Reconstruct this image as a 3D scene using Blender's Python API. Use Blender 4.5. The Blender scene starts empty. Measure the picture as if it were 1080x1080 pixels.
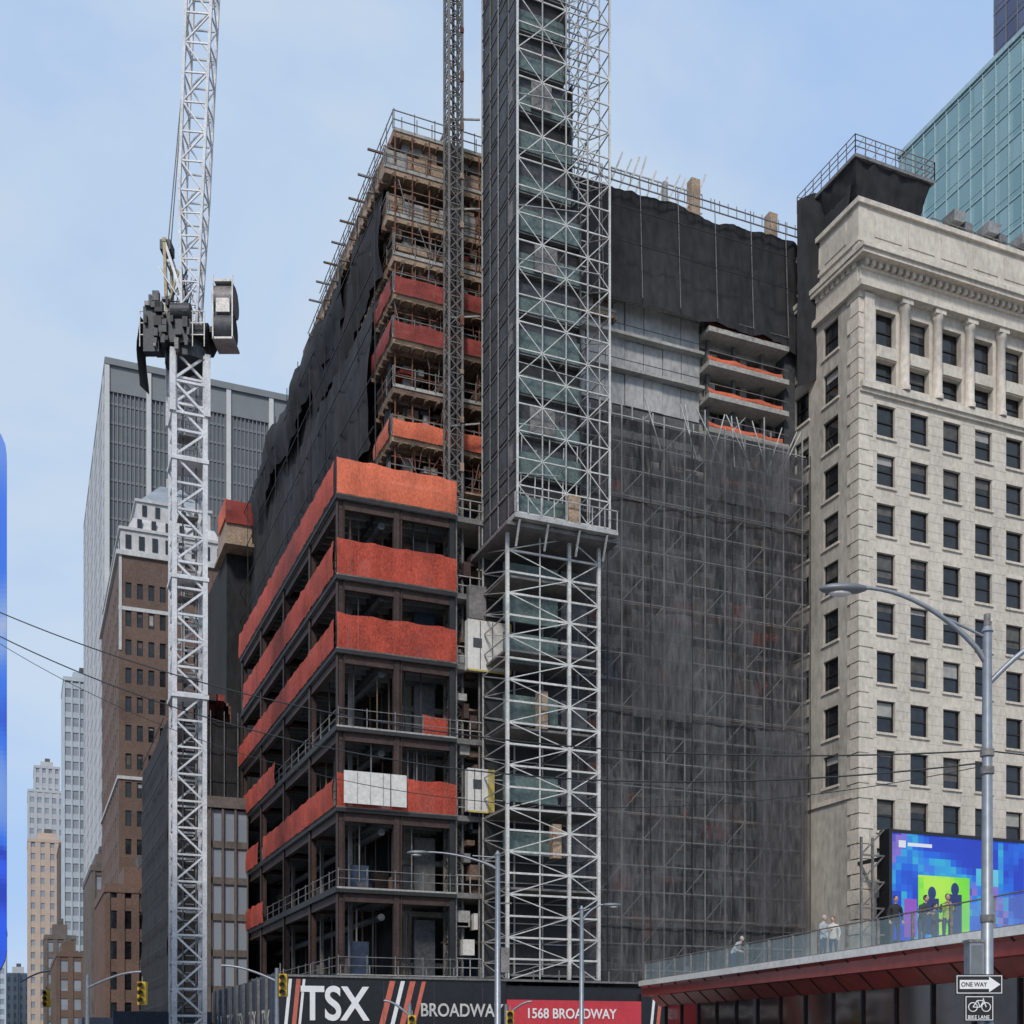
import bpy, math, random
from mathutils import Vector, noise
random.seed(7)
K=1.25            # layout units -> metres
TH=math.radians(22.59); S_,C_=math.sin(TH),math.cos(TH)
sc=bpy.context.scene
sc.view_settings.view_transform='Standard'
# ------------------------------------------------------------ materials
MATS={}
def M(name,col,rough=.75,metal=0,var=.18,scale=1.2,stretch=(1,1,1),bump=0,alpha=None,fine=9.0,emit=None,spec=None):
    if name in MATS: return MATS[name]
    m=bpy.data.materials.new(name); m.use_nodes=True; MATS[name]=m
    nt=m.node_tree; N=nt.nodes; L=nt.links
    p=N['Principled BSDF']; p.inputs['Roughness'].default_value=rough; p.inputs['Metallic'].default_value=metal
    if spec is not None: p.inputs['Specular IOR Level'].default_value=spec
    tc=N.new('ShaderNodeTexCoord'); mp=N.new('ShaderNodeMapping'); mp.inputs['Scale'].default_value=stretch
    L.new(tc.outputs['Object'],mp.inputs['Vector'])
    n1=N.new('ShaderNodeTexNoise'); n1.inputs['Scale'].default_value=scale*.35; n1.inputs['Detail'].default_value=5; n1.inputs['Roughness'].default_value=.65
    n2=N.new('ShaderNodeTexNoise'); n2.inputs['Scale'].default_value=scale*fine*.35; n2.inputs['Detail'].default_value=4
    L.new(mp.outputs[0],n1.inputs['Vector']); L.new(mp.outputs[0],n2.inputs['Vector'])
    ad=N.new('ShaderNodeMath'); ad.operation='ADD'; L.new(n1.outputs[0],ad.inputs[0]); L.new(n2.outputs[0],ad.inputs[1])
    mr=N.new('ShaderNodeMapRange'); mr.inputs[1].default_value=.65; mr.inputs[2].default_value=1.35
    mr.inputs[3].default_value=1-var*1.6; mr.inputs[4].default_value=1+var*1.2
    L.new(ad.outputs[0],mr.inputs[0])
    vm=N.new('ShaderNodeVectorMath'); vm.operation='SCALE'; vm.inputs[0].default_value=col; L.new(mr.outputs[0],vm.inputs['Scale'])
    L.new(vm.outputs[0],p.inputs['Base Color'])
    if bump:
        b=N.new('ShaderNodeBump'); b.inputs['Strength'].default_value=bump; b.inputs['Distance'].default_value=.05
        L.new(ad.outputs[0],b.inputs['Height']); L.new(b.outputs[0],p.inputs['Normal'])
    if alpha:
        lo,hi=alpha
        mr2=N.new('ShaderNodeMapRange'); mr2.inputs[1].default_value=.75; mr2.inputs[2].default_value=1.25
        mr2.inputs[3].default_value=lo; mr2.inputs[4].default_value=hi
        L.new(ad.outputs[0],mr2.inputs[0]); L.new(mr2.outputs[0],p.inputs['Alpha'])
    return m
def cellglass(name,c1,c2,cell,rough=.12,metal=.0,off=(0,0,0)):
    """glass whose tint differs from pane to pane"""
    m=bpy.data.materials.new(name); m.use_nodes=True; MATS[name]=m
    nt=m.node_tree;N=nt.nodes;L=nt.links;p=N['Principled BSDF']
    tc=N.new('ShaderNodeTexCoord'); d=N.new('ShaderNodeVectorMath'); d.operation='DIVIDE'; d.inputs[1].default_value=cell
    f=N.new('ShaderNodeVectorMath'); f.operation='FLOOR'; w=N.new('ShaderNodeTexWhiteNoise')
    L.new(tc.outputs['Object'],d.inputs[0]); L.new(d.outputs[0],f.inputs[0]); L.new(f.outputs[0],w.inputs['Vector'])
    mx=N.new('ShaderNodeMix'); mx.data_type='RGBA'; mx.inputs[6].default_value=(*c1,1); mx.inputs[7].default_value=(*c2,1)
    L.new(w.outputs['Value'],mx.inputs[0]); L.new(mx.outputs[2],p.inputs['Base Color'])
    p.inputs['Roughness'].default_value=rough; p.inputs['Metallic'].default_value=metal
    n=N.new('ShaderNodeTexNoise'); n.inputs['Scale'].default_value=.25; b=N.new('ShaderNodeBump'); b.inputs['Strength'].default_value=.12; b.inputs['Distance'].default_value=.3
    L.new(tc.outputs['Object'],n.inputs['Vector']); L.new(n.outputs[0],b.inputs['Height']); L.new(b.outputs[0],p.inputs['Normal'])
    return m
def ledmat(name,cols,scale,strength,snap=.25,zg=0):
    m=bpy.data.materials.new(name); m.use_nodes=True
    nt=m.node_tree;N=nt.nodes;L=nt.links;p=N['Principled BSDF']
    tc=N.new('ShaderNodeTexCoord'); n=N.new('ShaderNodeTexNoise'); n.inputs['Scale'].default_value=scale; n.inputs['Detail'].default_value=1.5; n.inputs['Distortion'].default_value=.8
    sn=N.new('ShaderNodeVectorMath'); sn.operation='SNAP'; sn.inputs[1].default_value=(snap,snap,snap)
    L.new(tc.outputs['Object'],sn.inputs[0]); L.new(sn.outputs[0],n.inputs['Vector'])
    sx=N.new('ShaderNodeSeparateXYZ'); L.new(tc.outputs['Object'],sx.inputs[0])
    ma=N.new('ShaderNodeMath'); ma.operation='MULTIPLY_ADD'; ma.inputs[1].default_value=zg; L.new(sx.outputs['Z'],ma.inputs[0]); L.new(n.outputs[0],ma.inputs[2])
    r=N.new('ShaderNodeValToRGB'); r.color_ramp.interpolation='EASE'
    while len(r.color_ramp.elements)<len(cols): r.color_ramp.elements.new(.5)
    for i,(q,c) in enumerate(cols): r.color_ramp.elements[i].position=q; r.color_ramp.elements[i].color=(*c,1)
    L.new(ma.outputs[0],r.inputs[0]); L.new(r.outputs[0],p.inputs['Emission Color']); p.inputs['Emission Strength'].default_value=strength
    p.inputs['Base Color'].default_value=(.01,.01,.02,1); p.inputs['Roughness'].default_value=.5
    return m
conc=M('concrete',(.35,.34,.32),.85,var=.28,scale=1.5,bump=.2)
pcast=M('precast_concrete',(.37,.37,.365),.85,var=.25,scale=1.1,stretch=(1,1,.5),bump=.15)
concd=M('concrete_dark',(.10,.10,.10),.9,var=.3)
deck=M('metal_deck',(.18,.19,.20),.5,.3,var=.2)
rust=M('primed_steel',(.06,.036,.031),.7,.2,var=.4,scale=2)
dsteel=M('dark_steel',(.03,.029,.031),.6,.3,var=.3)
rustsc=M('rusty_scaffold_tube',(.19,.08,.05),.8,.2,var=.45,scale=3)
ply=M('plywood_formwork',(.34,.245,.17),.8,var=.4,scale=2.5,bump=.2)
plyd=M('dark_timber',(.16,.105,.075),.85,var=.45,scale=2.5,bump=.2)
orange=M('orange_debris_net',(.52,.075,.042),.8,var=.28,scale=1.1,stretch=(1,1,.5),alpha=(.62,.88),bump=.12,fine=30)
orange2=M('orange_debris_net_faded',(.66,.15,.075),.8,var=.25,scale=1.1,stretch=(1,1,.5),alpha=(.76,.95),bump=.12,fine=30)
orange3=M('old_red_debris_net',(.30,.05,.04),.85,var=.35,scale=1.6,alpha=(.7,.95),bump=.15,fine=30)
black=M('black_debris_net',(.016,.0155,.017),.9,var=.5,scale=.9,stretch=(1,1,.3),bump=.5)
greynet=M('grey_debris_net',(.10,.098,.104),.9,var=.35,scale=.5,stretch=(1.8,1.8,.3),alpha=(.28,.68),fine=14)  # net grey lifted so its colour also carries some depth haze
greynet2=M('dark_debris_net',(.019,.019,.022),.9,var=.5,scale=.7,stretch=(1,1,.4),bump=.4)
galv=M('galvanised_steel',(.42,.41,.395),.55,.3,var=.3,scale=3)
galvl=M('galvanised_steel_light',(.58,.57,.54),.55,.15,var=.28,scale=3)
galvd=M('galvanised_steel_weathered',(.20,.19,.185),.6,.3,var=.35,scale=3)
greenp=M('green_hoist_panel',(.105,.15,.143),.6,.1,var=.35,scale=1.5)
greyp=M('grey_hoist_panel',(.07,.073,.08),.6,.2,var=.4,scale=1.5)
cranew=M('crane_white_paint',(.62,.62,.64),.5,.0,var=.22,scale=2.5)
craned=M('crane_machinery',(.045,.05,.056),.55,.3,var=.35,scale=3)
craney=M('crane_ochre_steel',(.34,.28,.17),.6,var=.3)
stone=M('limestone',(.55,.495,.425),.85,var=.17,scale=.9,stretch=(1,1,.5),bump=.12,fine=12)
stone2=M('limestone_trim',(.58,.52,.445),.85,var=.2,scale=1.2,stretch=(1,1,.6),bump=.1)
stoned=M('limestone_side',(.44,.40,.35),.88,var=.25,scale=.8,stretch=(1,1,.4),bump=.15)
winglass=M('window_glass',(.016,.019,.024),.06,0,var=.5,scale=.6,spec=.6)
winframe=M('bronze_window_frame',(.03,.028,.027),.5,.3)
blind=M('window_blind',(.34,.33,.31),.8,var=.2,scale=.6)
blindd=M('window_interior',(.09,.085,.08),.7,var=.4,scale=.6)
whitep=M('white_panel',(.66,.645,.61),.6,var=.15,scale=1.5)
yellow=M('yellow_panel',(.50,.40,.12),.6,var=.2)
blueT=M('blue_tarp',(.02,.036,.075),.7,var=.4)
lamp_m=M('aluminium_pole',(.26,.28,.31),.45,.5,var=.15,scale=2)
lampd=M('lamp_head',(.18,.19,.2),.5,.4)
blackp=M('black_paint',(.012,.012,.013),.45,var=.2)
hoardb=M('black_hoarding',(.013,.014,.017),.4,var=.3)
hoardblue=M('blue_hoarding',(.025,.035,.065),.5,var=.3)
redp=M('red_hoarding',(.52,.04,.055),.5,var=.12)
white=M('white_paint',(.75,.75,.75),.5,var=.06)
coral=M('coral_paint',(.52,.13,.085),.5,var=.15)
sigy=M('signal_yellow',(.60,.40,.04),.5,var=.15)
asph=M('asphalt',(.05,.05,.052),.9,var=.25,scale=2,bump=.3)
pave=M('pavement_concrete',(.28,.27,.26),.9,var=.2,scale=2,bump=.2)
groundm=M('ground',(.10,.10,.095),.95,var=.25,scale=.3)
redglass=M('red_glass',(.25,.035,.028),.3,var=.25,scale=.8,spec=.5)
darkglass=M('dark_maroon_glass',(.035,.018,.016),.08,var=.4,scale=1,spec=.7)
mglass=bpy.data.materials.new('clear_glass'); mglass.use_nodes=True
_p=mglass.node_tree.nodes['Principled BSDF']; _p.inputs['Base Color'].default_value=(.45,.6,.62,1); _p.inputs['Roughness'].default_value=.05; _p.inputs['Alpha'].default_value=.14
brick=M('brown_brick',(.145,.095,.075),.9,var=.25,scale=.6,fine=20)
brick2=M('red_brick',(.16,.10,.08),.9,var=.25,scale=.6,fine=20)
crown=M('pale_terracotta',(.50,.50,.495),.8,var=.16,scale=.7,stretch=(1,1,.5))
slate=M('slate_roof',(.26,.29,.32),.7,var=.2,scale=.8)
tglass=cellglass('teal_curtain_glass',(.19,.32,.34),(.27,.40,.42),(K*1.7,K*1.7,K*3.0),.12,.35)
tmull=M('teal_mullion',(.38,.50,.52),.5,.3)
vglass=cellglass('violet_glass',(.07,.08,.15),(.12,.14,.23),(K*2,K*2,K*3),.12,.3)
gglass=cellglass('grey_tower_glass',(.12,.13,.14),(.14,.15,.16),(K*1.24,K*1.5,K*1.45),.4,.0)
gmull=M('grey_tower_mullion',(.18,.19,.20),.7,.0,var=.08)
gwhite=M('white_tower_pier',(.52,.52,.52),.7,var=.1)
gside=M('pale_grey_cladding',(.44,.445,.45),.7,var=.12,stretch=(1,1,.3))
gsided=M('pale_grey_joint',(.34,.345,.35),.7,var=.1)
dglass=cellglass('hazed_distant_glass',(.23,.26,.30),(.29,.32,.37),(K*2,K*2,K*2.5),.35,.0)  # pane tints paled: distance haze is put into the glass colour
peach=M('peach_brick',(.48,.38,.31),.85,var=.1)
hazegrey=M('hazed_grey_masonry',(.42,.44,.46),.85,var=.1)  # wall grey lightened, with atmospheric haze painted into it
hazeblue=M('hazed_blue_masonry',(.44,.50,.56),.8,var=.1)  # bluish haze of distance painted into this wall colour
drab=M('weathered_brown_masonry',(.14,.12,.11),.9,var=.25)
# ------------------------------------------------------------ mesh builder
class MB:
    def __init__(s,xf=None): s.v=[];s.f=[];s.m=[];s.mats=[];s.xf=xf;s.smooth=[]
    def mi(s,m):
        if m not in s.mats: s.mats.append(m)
        return s.mats.index(m)
    def add(s,vs,fs,m,smooth=False):
        o=len(s.v); i=s.mi(m)
        for p in vs:
            p=s.xf(*p) if s.xf else p
            s.v.append((p[0]*K,p[1]*K,p[2]*K))
        for f in fs: s.f.append(tuple(o+a for a in f)); s.m.append(i); s.smooth.append(smooth)
    def box(s,x0,x1,y0,y1,z0,z1,m):
        s.add([(x0,y0,z0),(x1,y0,z0),(x1,y1,z0),(x0,y1,z0),(x0,y0,z1),(x1,y0,z1),(x1,y1,z1),(x0,y1,z1)],
              [(0,3,2,1),(4,5,6,7),(0,1,5,4),(1,2,6,5),(2,3,7,6),(3,0,4,7)],m)
    def frus(s,a,b,m): # a,b=(x0,x1,y0,y1,z)
        s.add([(a[0],a[2],a[4]),(a[1],a[2],a[4]),(a[1],a[3],a[4]),(a[0],a[3],a[4]),(b[0],b[2],b[4]),(b[1],b[2],b[4]),(b[1],b[3],b[4]),(b[0],b[3],b[4])],
              [(0,3,2,1),(4,5,6,7),(0,1,5,4),(1,2,6,5),(2,3,7,6),(3,0,4,7)],m)
    def bar(s,p,q,w,m,w2=None):
        p=Vector(p);q=Vector(q);d=q-p
        if d.length<1e-6:return
        d.normalize(); up=Vector((0,0,1)) if abs(d.z)<.95 else Vector((0,1,0))
        a=d.cross(up).normalized()*(w/2); b=a.cross(d).normalized()*((w2 or w)/2)
        vs=[p-a-b,p+a-b,p+a+b,p-a+b,q-a-b,q+a-b,q+a+b,q-a+b]
        s.add([tuple(v) for v in vs],[(0,3,2,1),(4,5,6,7),(0,1,5,4),(1,2,6,5),(2,3,7,6),(3,0,4,7)],m)
    def tube(s,pts,rs,m,n=8,cap=True):
        pts=[Vector(p) for p in pts]
        if not isinstance(rs,(list,tuple)): rs=[rs]*len(pts)
        vs=[];fs=[]
        ref=None
        for i,p in enumerate(pts):
            d=(pts[min(i+1,len(pts)-1)]-pts[max(i-1,0)]).normalized()
            if ref is None: ref=Vector((1,0,0)) if abs(d.x)<.8 else Vector((0,0,1))
            a=(ref-d*ref.dot(d)).normalized(); ref=a; b=d.cross(a)
            for j in range(n):
                t=2*math.pi*j/n; vs.append(tuple(p+(a*math.cos(t)+b*math.sin(t))*rs[i]))
        for i in range(len(pts)-1):
            for j in range(n):
                fs.append((i*n+j,i*n+(j+1)%n,(i+1)*n+(j+1)%n,(i+1)*n+j))
        s.add(vs,fs,m,True)
        if cap:
            k=len(pts)-1
            s.add([vs[j] for j in range(n)],[tuple(range(n))[::-1]],m); s.add([vs[k*n+j] for j in range(n)],[tuple(range(n))],m)
    def ell(s,c,r,m,nu=12,nv=8):
        vs=[];fs=[]
        for i in range(nv+1):
            a=math.pi*i/nv
            for j in range(nu):
                t=2*math.pi*j/nu; vs.append((c[0]+r[0]*math.sin(a)*math.cos(t),c[1]+r[1]*math.sin(a)*math.sin(t),c[2]+r[2]*math.cos(a)))
        for i in range(nv):
            for j in range(nu): fs.append((i*nu+j,(i+1)*nu+j,(i+1)*nu+(j+1)%nu,i*nu+(j+1)%nu))
        s.add(vs,fs,m,True)
    def net(s,fn,nu,nv,m):
        vs=[fn(i/nu,j/nv) for j in range(nv+1) for i in range(nu+1)]
        fs=[(j*(nu+1)+i,j*(nu+1)+i+1,(j+1)*(nu+1)+i+1,(j+1)*(nu+1)+i) for j in range(nv) for i in range(nu)]
        s.add(vs,fs,m,True)
    def obj(s,name,parent=None):
        me=bpy.data.meshes.new(name); me.from_pydata(s.v,[],s.f)
        for m in s.mats: me.materials.append(m)
        me.polygons.foreach_set('material_index',s.m); me.polygons.foreach_set('use_smooth',s.smooth)
        me.update()
        o=bpy.data.objects.new(name,me); sc.collection.objects.link(o)
        if parent: o.parent=parent
        return o
class G:
    def __init__(s,name,xf=None): s.name=name;s.p={};s.xf=xf;s.e=None
    def __getitem__(s,k):
        if k not in s.p: s.p[k]=MB(s.xf)
        return s.p[k]
    def empty(s):
        if not s.e:
            s.e=bpy.data.objects.new(s.name,None); sc.collection.objects.link(s.e)
        return s.e
    def done(s):
        e=s.empty()
        for k,b in s.p.items(): b.obj(k,e)
        return e
def text(body,loc,size,m,parent,rot=(math.pi/2,0,0),sx=1,ext=.01,align='LEFT',bold=.012):
    c=bpy.data.curves.new('lettering','FONT'); c.body=body; c.size=size*K; c.extrude=ext; c.align_x=align; c.offset=bold*size
    o=bpy.data.objects.new('lettering',c); sc.collection.objects.link(o)
    o.location=[a*K for a in loc]; o.rotation_euler=rot; o.scale=(sx,1,1); c.materials.append(m); o.parent=parent
    return o
# ------------------------------------------------------------ facade helpers
class PL:
    """plane: kind F faces -Y at c, L faces -X at c; u along it, n outward"""
    def __init__(s,mb,kind,c): s.mb=mb;s.k=kind;s.c=c
    def box(s,u0,u1,n0,n1,z0,z1,m):
        if s.k=='F': s.mb.box(u0,u1,s.c-n1,s.c-n0,z0,z1,m)
        else: s.mb.box(s.c-n1,s.c-n0,u0,u1,z0,z1,m)
def window(P,G_,u,z,w,h,dep=.22,bl=True,sash=True,trim=None):
    g,f=P['g'],P['f']
    g.box(u-w/2,u+w/2,-dep-.08,-dep,z-h/2,z+h/2,winglass)
    t=.07
    f.box(u-w/2,u-w/2+t,-dep,-dep+.06,z-h/2,z+h/2,winframe); f.box(u+w/2-t,u+w/2,-dep,-dep+.06,z-h/2,z+h/2,winframe)
    f.box(u-w/2+t,u+w/2-t,-dep,-dep+.06,z-h/2,z-h/2+t,winframe); f.box(u-w/2+t,u+w/2-t,-dep,-dep+.06,z+h/2-t,z+h/2,winframe)
    if sash: f.box(u-w/2+t,u+w/2-t,-dep,-dep+.07,z-.04,z+.04,winframe)
    if bl:
        r=random.random()
        if r<.42:
            k=random.choice([.15,.25,.3,.45,.5,.5,.75]); 
            f.box(u-w/2+t+.03,u+w/2-t-.03,-dep,-dep+.02,z+h/2-t-k*(h-2*t),z+h/2-t-.004,blind if random.random()<.45 else blindd)
def winwall(P,u0,u1,z0,z1,us,w,rows,m,thick=.5,**kw):
    """rows=[(zc,h)] ascending"""
    pl=P['w']; ed=[u0]+[a for u in us for a in(u-w/2,u+w/2)]+[u1]
    for i in range(0,len(ed),2):
        if ed[i+1]>ed[i]: pl.box(ed[i],ed[i+1],-thick,0,z0,z1,m)
    for u in us:
        z=z0
        for zc,h in rows:
            if zc-h/2>z: pl.box(u-w/2,u+w/2,-thick,-.003,z,zc-h/2,m)
            window(P,None,u,zc,w,h,**kw)
            z=zc+h/2
        if z1>z: pl.box(u-w/2,u+w/2,-thick,-.003,z,z1,m)
def tower(name,x0,x1,y0,y1,z,wall,glass,fl=3.0,bay=2.0,pw=.5,sh=.9,z0=0,left=True,pilar=True,roofstuff=True,piern=.12):
    g=G(name); b=g['glazing']; b.box(x0+.15,x1,y0+.15,y1,0,z-.1,glass)
    w=g['walls']
    for kind,c,u0,u1,e in (('F',y0,x0,x1,0),('L',x0,y0,y1,.013)):
        if kind=='L' and not left: continue
        pl=PL(w,kind,c)
        n=max(1,round((u1-u0)/bay)); st=(u1-u0)/n
        for i in range(n+1):
            u=u0+i*st; a=max(u-pw/2,u0); bb=min(u+pw/2,u1)
            pl.box(a,bb,-.2,piern+e,0,z-e,wall)
        k=int(z/fl)
        for j in range(1,k+1):
            pl.box(u0+.01,u1-.01,-.2,.0+e,j*fl-sh/2,j*fl+sh/2-e,wall)
    w.box(x0-.2,x1+.1,y0-.2,y1,z,z+.8,wall)
    if roofstuff:
        r=g['rooftop_plant']; mx,my=(x0+x1)/2,(y0+y1)/2; dx,dy=(x1-x0)*.25,(y1-y0)*.2
        r.box(mx-dx,mx+dx,my-dy,my+dy,z+.8,z+3.2,wall); r.box(mx-dx*.3,mx+dx*.5,my-dy*.8,my,z+3.2,z+4.4,concd)
    g.done(); return g
# ============================================================ GROUND
g=MB(); g.box(-1500,1500,-300,2600,-.6,-.02,groundm); g.obj('ground')
g=G('road'); r=g['asphalt']
r.box(-11,7.2,-60,900,-.019,0,asph); r.box(-200,200,30,44,-.019,.004,asph)
mk=g['markings']
for i in range(0,100): 
    for x in (-6.5,-2,2.6):
        if not 27<i*6-40<46: mk.box(x,x+.12,i*6-40,i*6-37.6,.0,.0042,white)
for i in range(14): mk.box(-10.5+i*1.25,-9.9+i*1.25,45,47.4,0,.0042,white)
g.done()
g=MB(); g.box(7.2,200,44.2,900,-.019,.12,pave); g.box(7.2,200,-60,29.8,-.019,.12,pave); g.box(-200,-11,-60,29.8,-.019,.12,pave); g.box(-200,-11,44.2,900,-.019,.12,pave); g.obj('pavement')

# ============================================================ CONSTRUCTION BUILDING
B=G('building_under_construction')
rnd=random.uniform
# --- podium steel frame
LV=[4.98,9.54,13.76,17.98,22.04,25.9,30.1]
X0,X1,Y0,Y1=15.4,21.9,60.7,89.6
cols=[60.85,67.2,74.4,82.0,89.4]
st=B['podium_steel']; sl=B['podium_slabs']
for y in cols:
    for x in (X0+.15,X0+3.3):
        st.box(x-.16,x+.16,y-.03,y+.03,0,30.0,rust)
        st.box(x-.19,x-.15,y-.17,y+.17,0,30.0,rust); st.box(x+.15,x+.19,y-.17,y+.17,0,30.0,rust)
for x in (18.6,X1-.15):
    st.box(x-.15,x+.15,Y0+.02,Y0+.3,0,30.0,rust if x<20 else dsteel)
for y in (63.4,66,70,78):
    st.box(16.7,16.9,y,y+.2,0,29.9,galvd)
for z in LV:
    sl.box(X0-.1,X1+.05,Y0-.12,Y1,z-.26,z,conc)
    sl.box(X0-.14,X0-.1,Y0-.12,Y1,z-.3,z+.02,dsteel); sl.box(X0-.14,X1+.05,Y0-.16,Y0-.12,z-.3,z-.1,dsteel)
    # perimeter + cross beams
    st.box(X0+.05,X0+.3,Y0+.1,Y1,z-.75,z-.26,rust); st.box(X0+.3,X1,Y0+.06,Y0+.3,z-.75,z-.26,rust)
    for y in cols[1:]: st.box(X0+.3,X1,y-.1,y+.1,z-.75,z-.26,rust)
    y=Y0+1.3
    while y<Y1: st.box(X0+.3,X1,y-.05,y+.05,z-.55,z-.26,deck); y+=.95
    for x in (17.6,19.2): st.box(x-.06,x+.06,Y0+.3,Y1,z-.6,z-.265,dsteel)
    # guard cables and stanchions
    for h in (.45,.9):
        st.bar((X0,Y0,z+h),(X0,Y1,z+h),.035,galvd); st.bar((X0,Y0-.05,z+h),(X1,Y0-.05,z+h),.035,galvd)
    y=Y0
    while y<Y1: st.bar((X0,y,z),(X0,y,z+1),.045,galvd); y+=1.9
    for i in range(5): x=X0+i*1.55; st.bar((x,Y0-.05,z),(x,Y0-.05,z+1),.045,galvd)
# interior
cl=B['site_materials']
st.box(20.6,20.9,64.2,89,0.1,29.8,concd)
for z in LV[:-1]:
    for i in range(16):
        y=rnd(61.5,88); x=rnd(16.2,19); h=rnd(.3,1.5)
        cl.box(x,x+rnd(.3,1.2),y,y+rnd(.3,1.6),z+.003,z+h,random.choice([plyd,galvd,concd,blueT,greyp,conc,greyp]))
    for i in range(12):
        x=rnd(16,21); y=rnd(61.2,66); cl.bar((x,y,z),(x,y,z+3.6),.06,random.choice([galvd,plyd,dsteel]))
    cl.tube([(17.9,61.2,z+3.1),(17.9,89,z+3.1)],.2,greyp)
    cl.box(20.2,21.4,62.6,62.8,z+.003,z+3.2,random.choice([blueT,greyp,concd]))
    cl.box(16.8,rnd(17.4,18.6),66.6,66.7,z+.003,z+rnd(1.4,3.2),random.choice([blueT,greyp,concd]))
for z0 in (4.99,9.55): cl.box(16.4,17.4,61.9,62.0,z0,z0+rnd(1.2,2.6),blueT); 
cl.box(15.6,18.1,60.22,60.27,13.85,15.55,whitep); cl.box(18.16,19.0,60.22,60.27,13.85,15.55,whitep)
for x in (16.3,17.0,17.7): cl.box(x,x+.03,60.2,60.22,13.88,15.5,conc)
# podium orange nets
on=B['orange_netting']
def onet(p,q,z0,h,m=orange,off=.05,nx=None,out=(0,-1)):
    L_=math.dist(p,q); n=nx or max(8,int(L_*5)); sd=rnd(0,100)
    def fn(u,v):
        x=p[0]+(q[0]-p[0])*u; y=p[1]+(q[1]-p[1])*u; s=u*L_
        k=off+.07*noise.noise(Vector((s*1.3,v*1.2,sd)))+.05*noise.noise(Vector((s*4,v*.8,sd)))+.05*math.sin(v*math.pi)
        sag=-.09*v*abs(math.sin(s*math.pi/1.9))+.07*v*noise.noise(Vector((s*.7,sd,3)))
        return (x+out[0]*k,y+out[1]*k,z0+h*v+sag)
    on.net(fn,n,6,m)
for z,h in ((30.1,1.85),(25.9,1.85),(22.04,1.85),(13.76,1.75)):
    onet((X0-.12,Y0-.18),(X1,Y0-.18),z-.05,h,orange if z<30 else orange2)
for z,ya,yb in ((30.1,Y0,Y1),(25.9,Y0,Y1-2),(22.04,Y0,Y1),(17.98,76,Y1),(13.76,Y0,80),(13.76,82,Y1),(9.54,80,Y1)):
    onet((X0-.18,ya),(X0-.18,yb),z-.05,1.75 if z>25 else 1.5,orange,out=(-1,0))
onet((20.4,62),(21.9,62),18,1.4) 
# --- main tower slabs & core
ts=B['tower_slabs']; co=B['tower_core']
TX0,TX1,TY0,TY1=19.9,45.85,64.0,127.5
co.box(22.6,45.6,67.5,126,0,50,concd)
zs=[3+2.9*i for i in range(17)]
for z in zs:
    if z<49: ts.box(TX0,TX1,TY0,TY1,z-.28,z,conc)
    for x in [20.3+3.2*i for i in range(8)]+[45.5]:
        if z<49: ts.box(x-.25,x+.25,TY0+.2,TY0+.7,z,z+2.62,conc)
    for i in range(6):
        x=rnd(30,45); ts.box(x,x+rnd(.4,1.6),TY0+.6,TY0+1.4,z+.003,z+rnd(.6,2.2),random.choice([ply,orange2,conc,greyp,galvd]))
ts.box(TX0,TX1,TY0,80.5,51.6,52.0,conc)
# --- left black cocoon wall
nb=B['black_netting']
def wallnet(fn0,nu,nv,m,amp,sc_=.35,seed=0,part=nb,axis=0):
    """hanging sheet: folds run mostly vertically"""
    def fn(u,v):
        x,y,z=fn0(u,v); q=Vector((x,y,z*.22))
        d=amp*noise.noise(q*sc_+Vector((seed,0,0)))+amp*.4*noise.noise(q*sc_*3.1)
        dz=.35*noise.noise(Vector((x*.5,y*.5,seed)))*v
        return (x-abs(d)*1.1,y,z+dz) if axis==0 else (x,y-abs(d)*1.1,z+dz)
    part.net(fn,nu,nv,m)
wallnet(lambda u,v:(19.5,64+u*63.5,50.0*v),130,40,black,.75,.5,3)
wallnet(lambda u,v:(19.1-.35*math.sin(v*3),64.3+u*17,44.6+4.9*v+.5*math.sin(u*9)),40,10,black,.5,.6,9)
wallnet(lambda u,v:(18.9-.4*math.sin(v*3),72+u*30,46.6+3.4*v-.5*math.sin(u*14)),60,10,greynet2,.6,.6,19)
wallnet(lambda u,v:(18.9-.25*math.sin(v*3),66+u*24,36+8*v),60,14,greynet2,.45,.6,29)
nb.box(17.2,19.4,108,127,0,45.4,black)
ts.box(16.7,19.4,105.8,112,45.3,45.6,ply); ts.box(16.9,19.3,106.1,111,45.6,48.4,ply); on.box(16.8,19.4,105.9,106.0,47.2,49.2,orange3); on.box(16.75,16.85,106,110,47.6,49.3,orange2)
for i in range(16):
    y=64.5+i*4; nb.bar((18.6,y,20),(18.5,y+rnd(-.5,.5),50.3),.05,dsteel)
for z in (33,36,39,42,45,48): nb.bar((18.4,64.5,z),(18.4,110,z+rnd(-.4,.4)),.05,dsteel)
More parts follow.
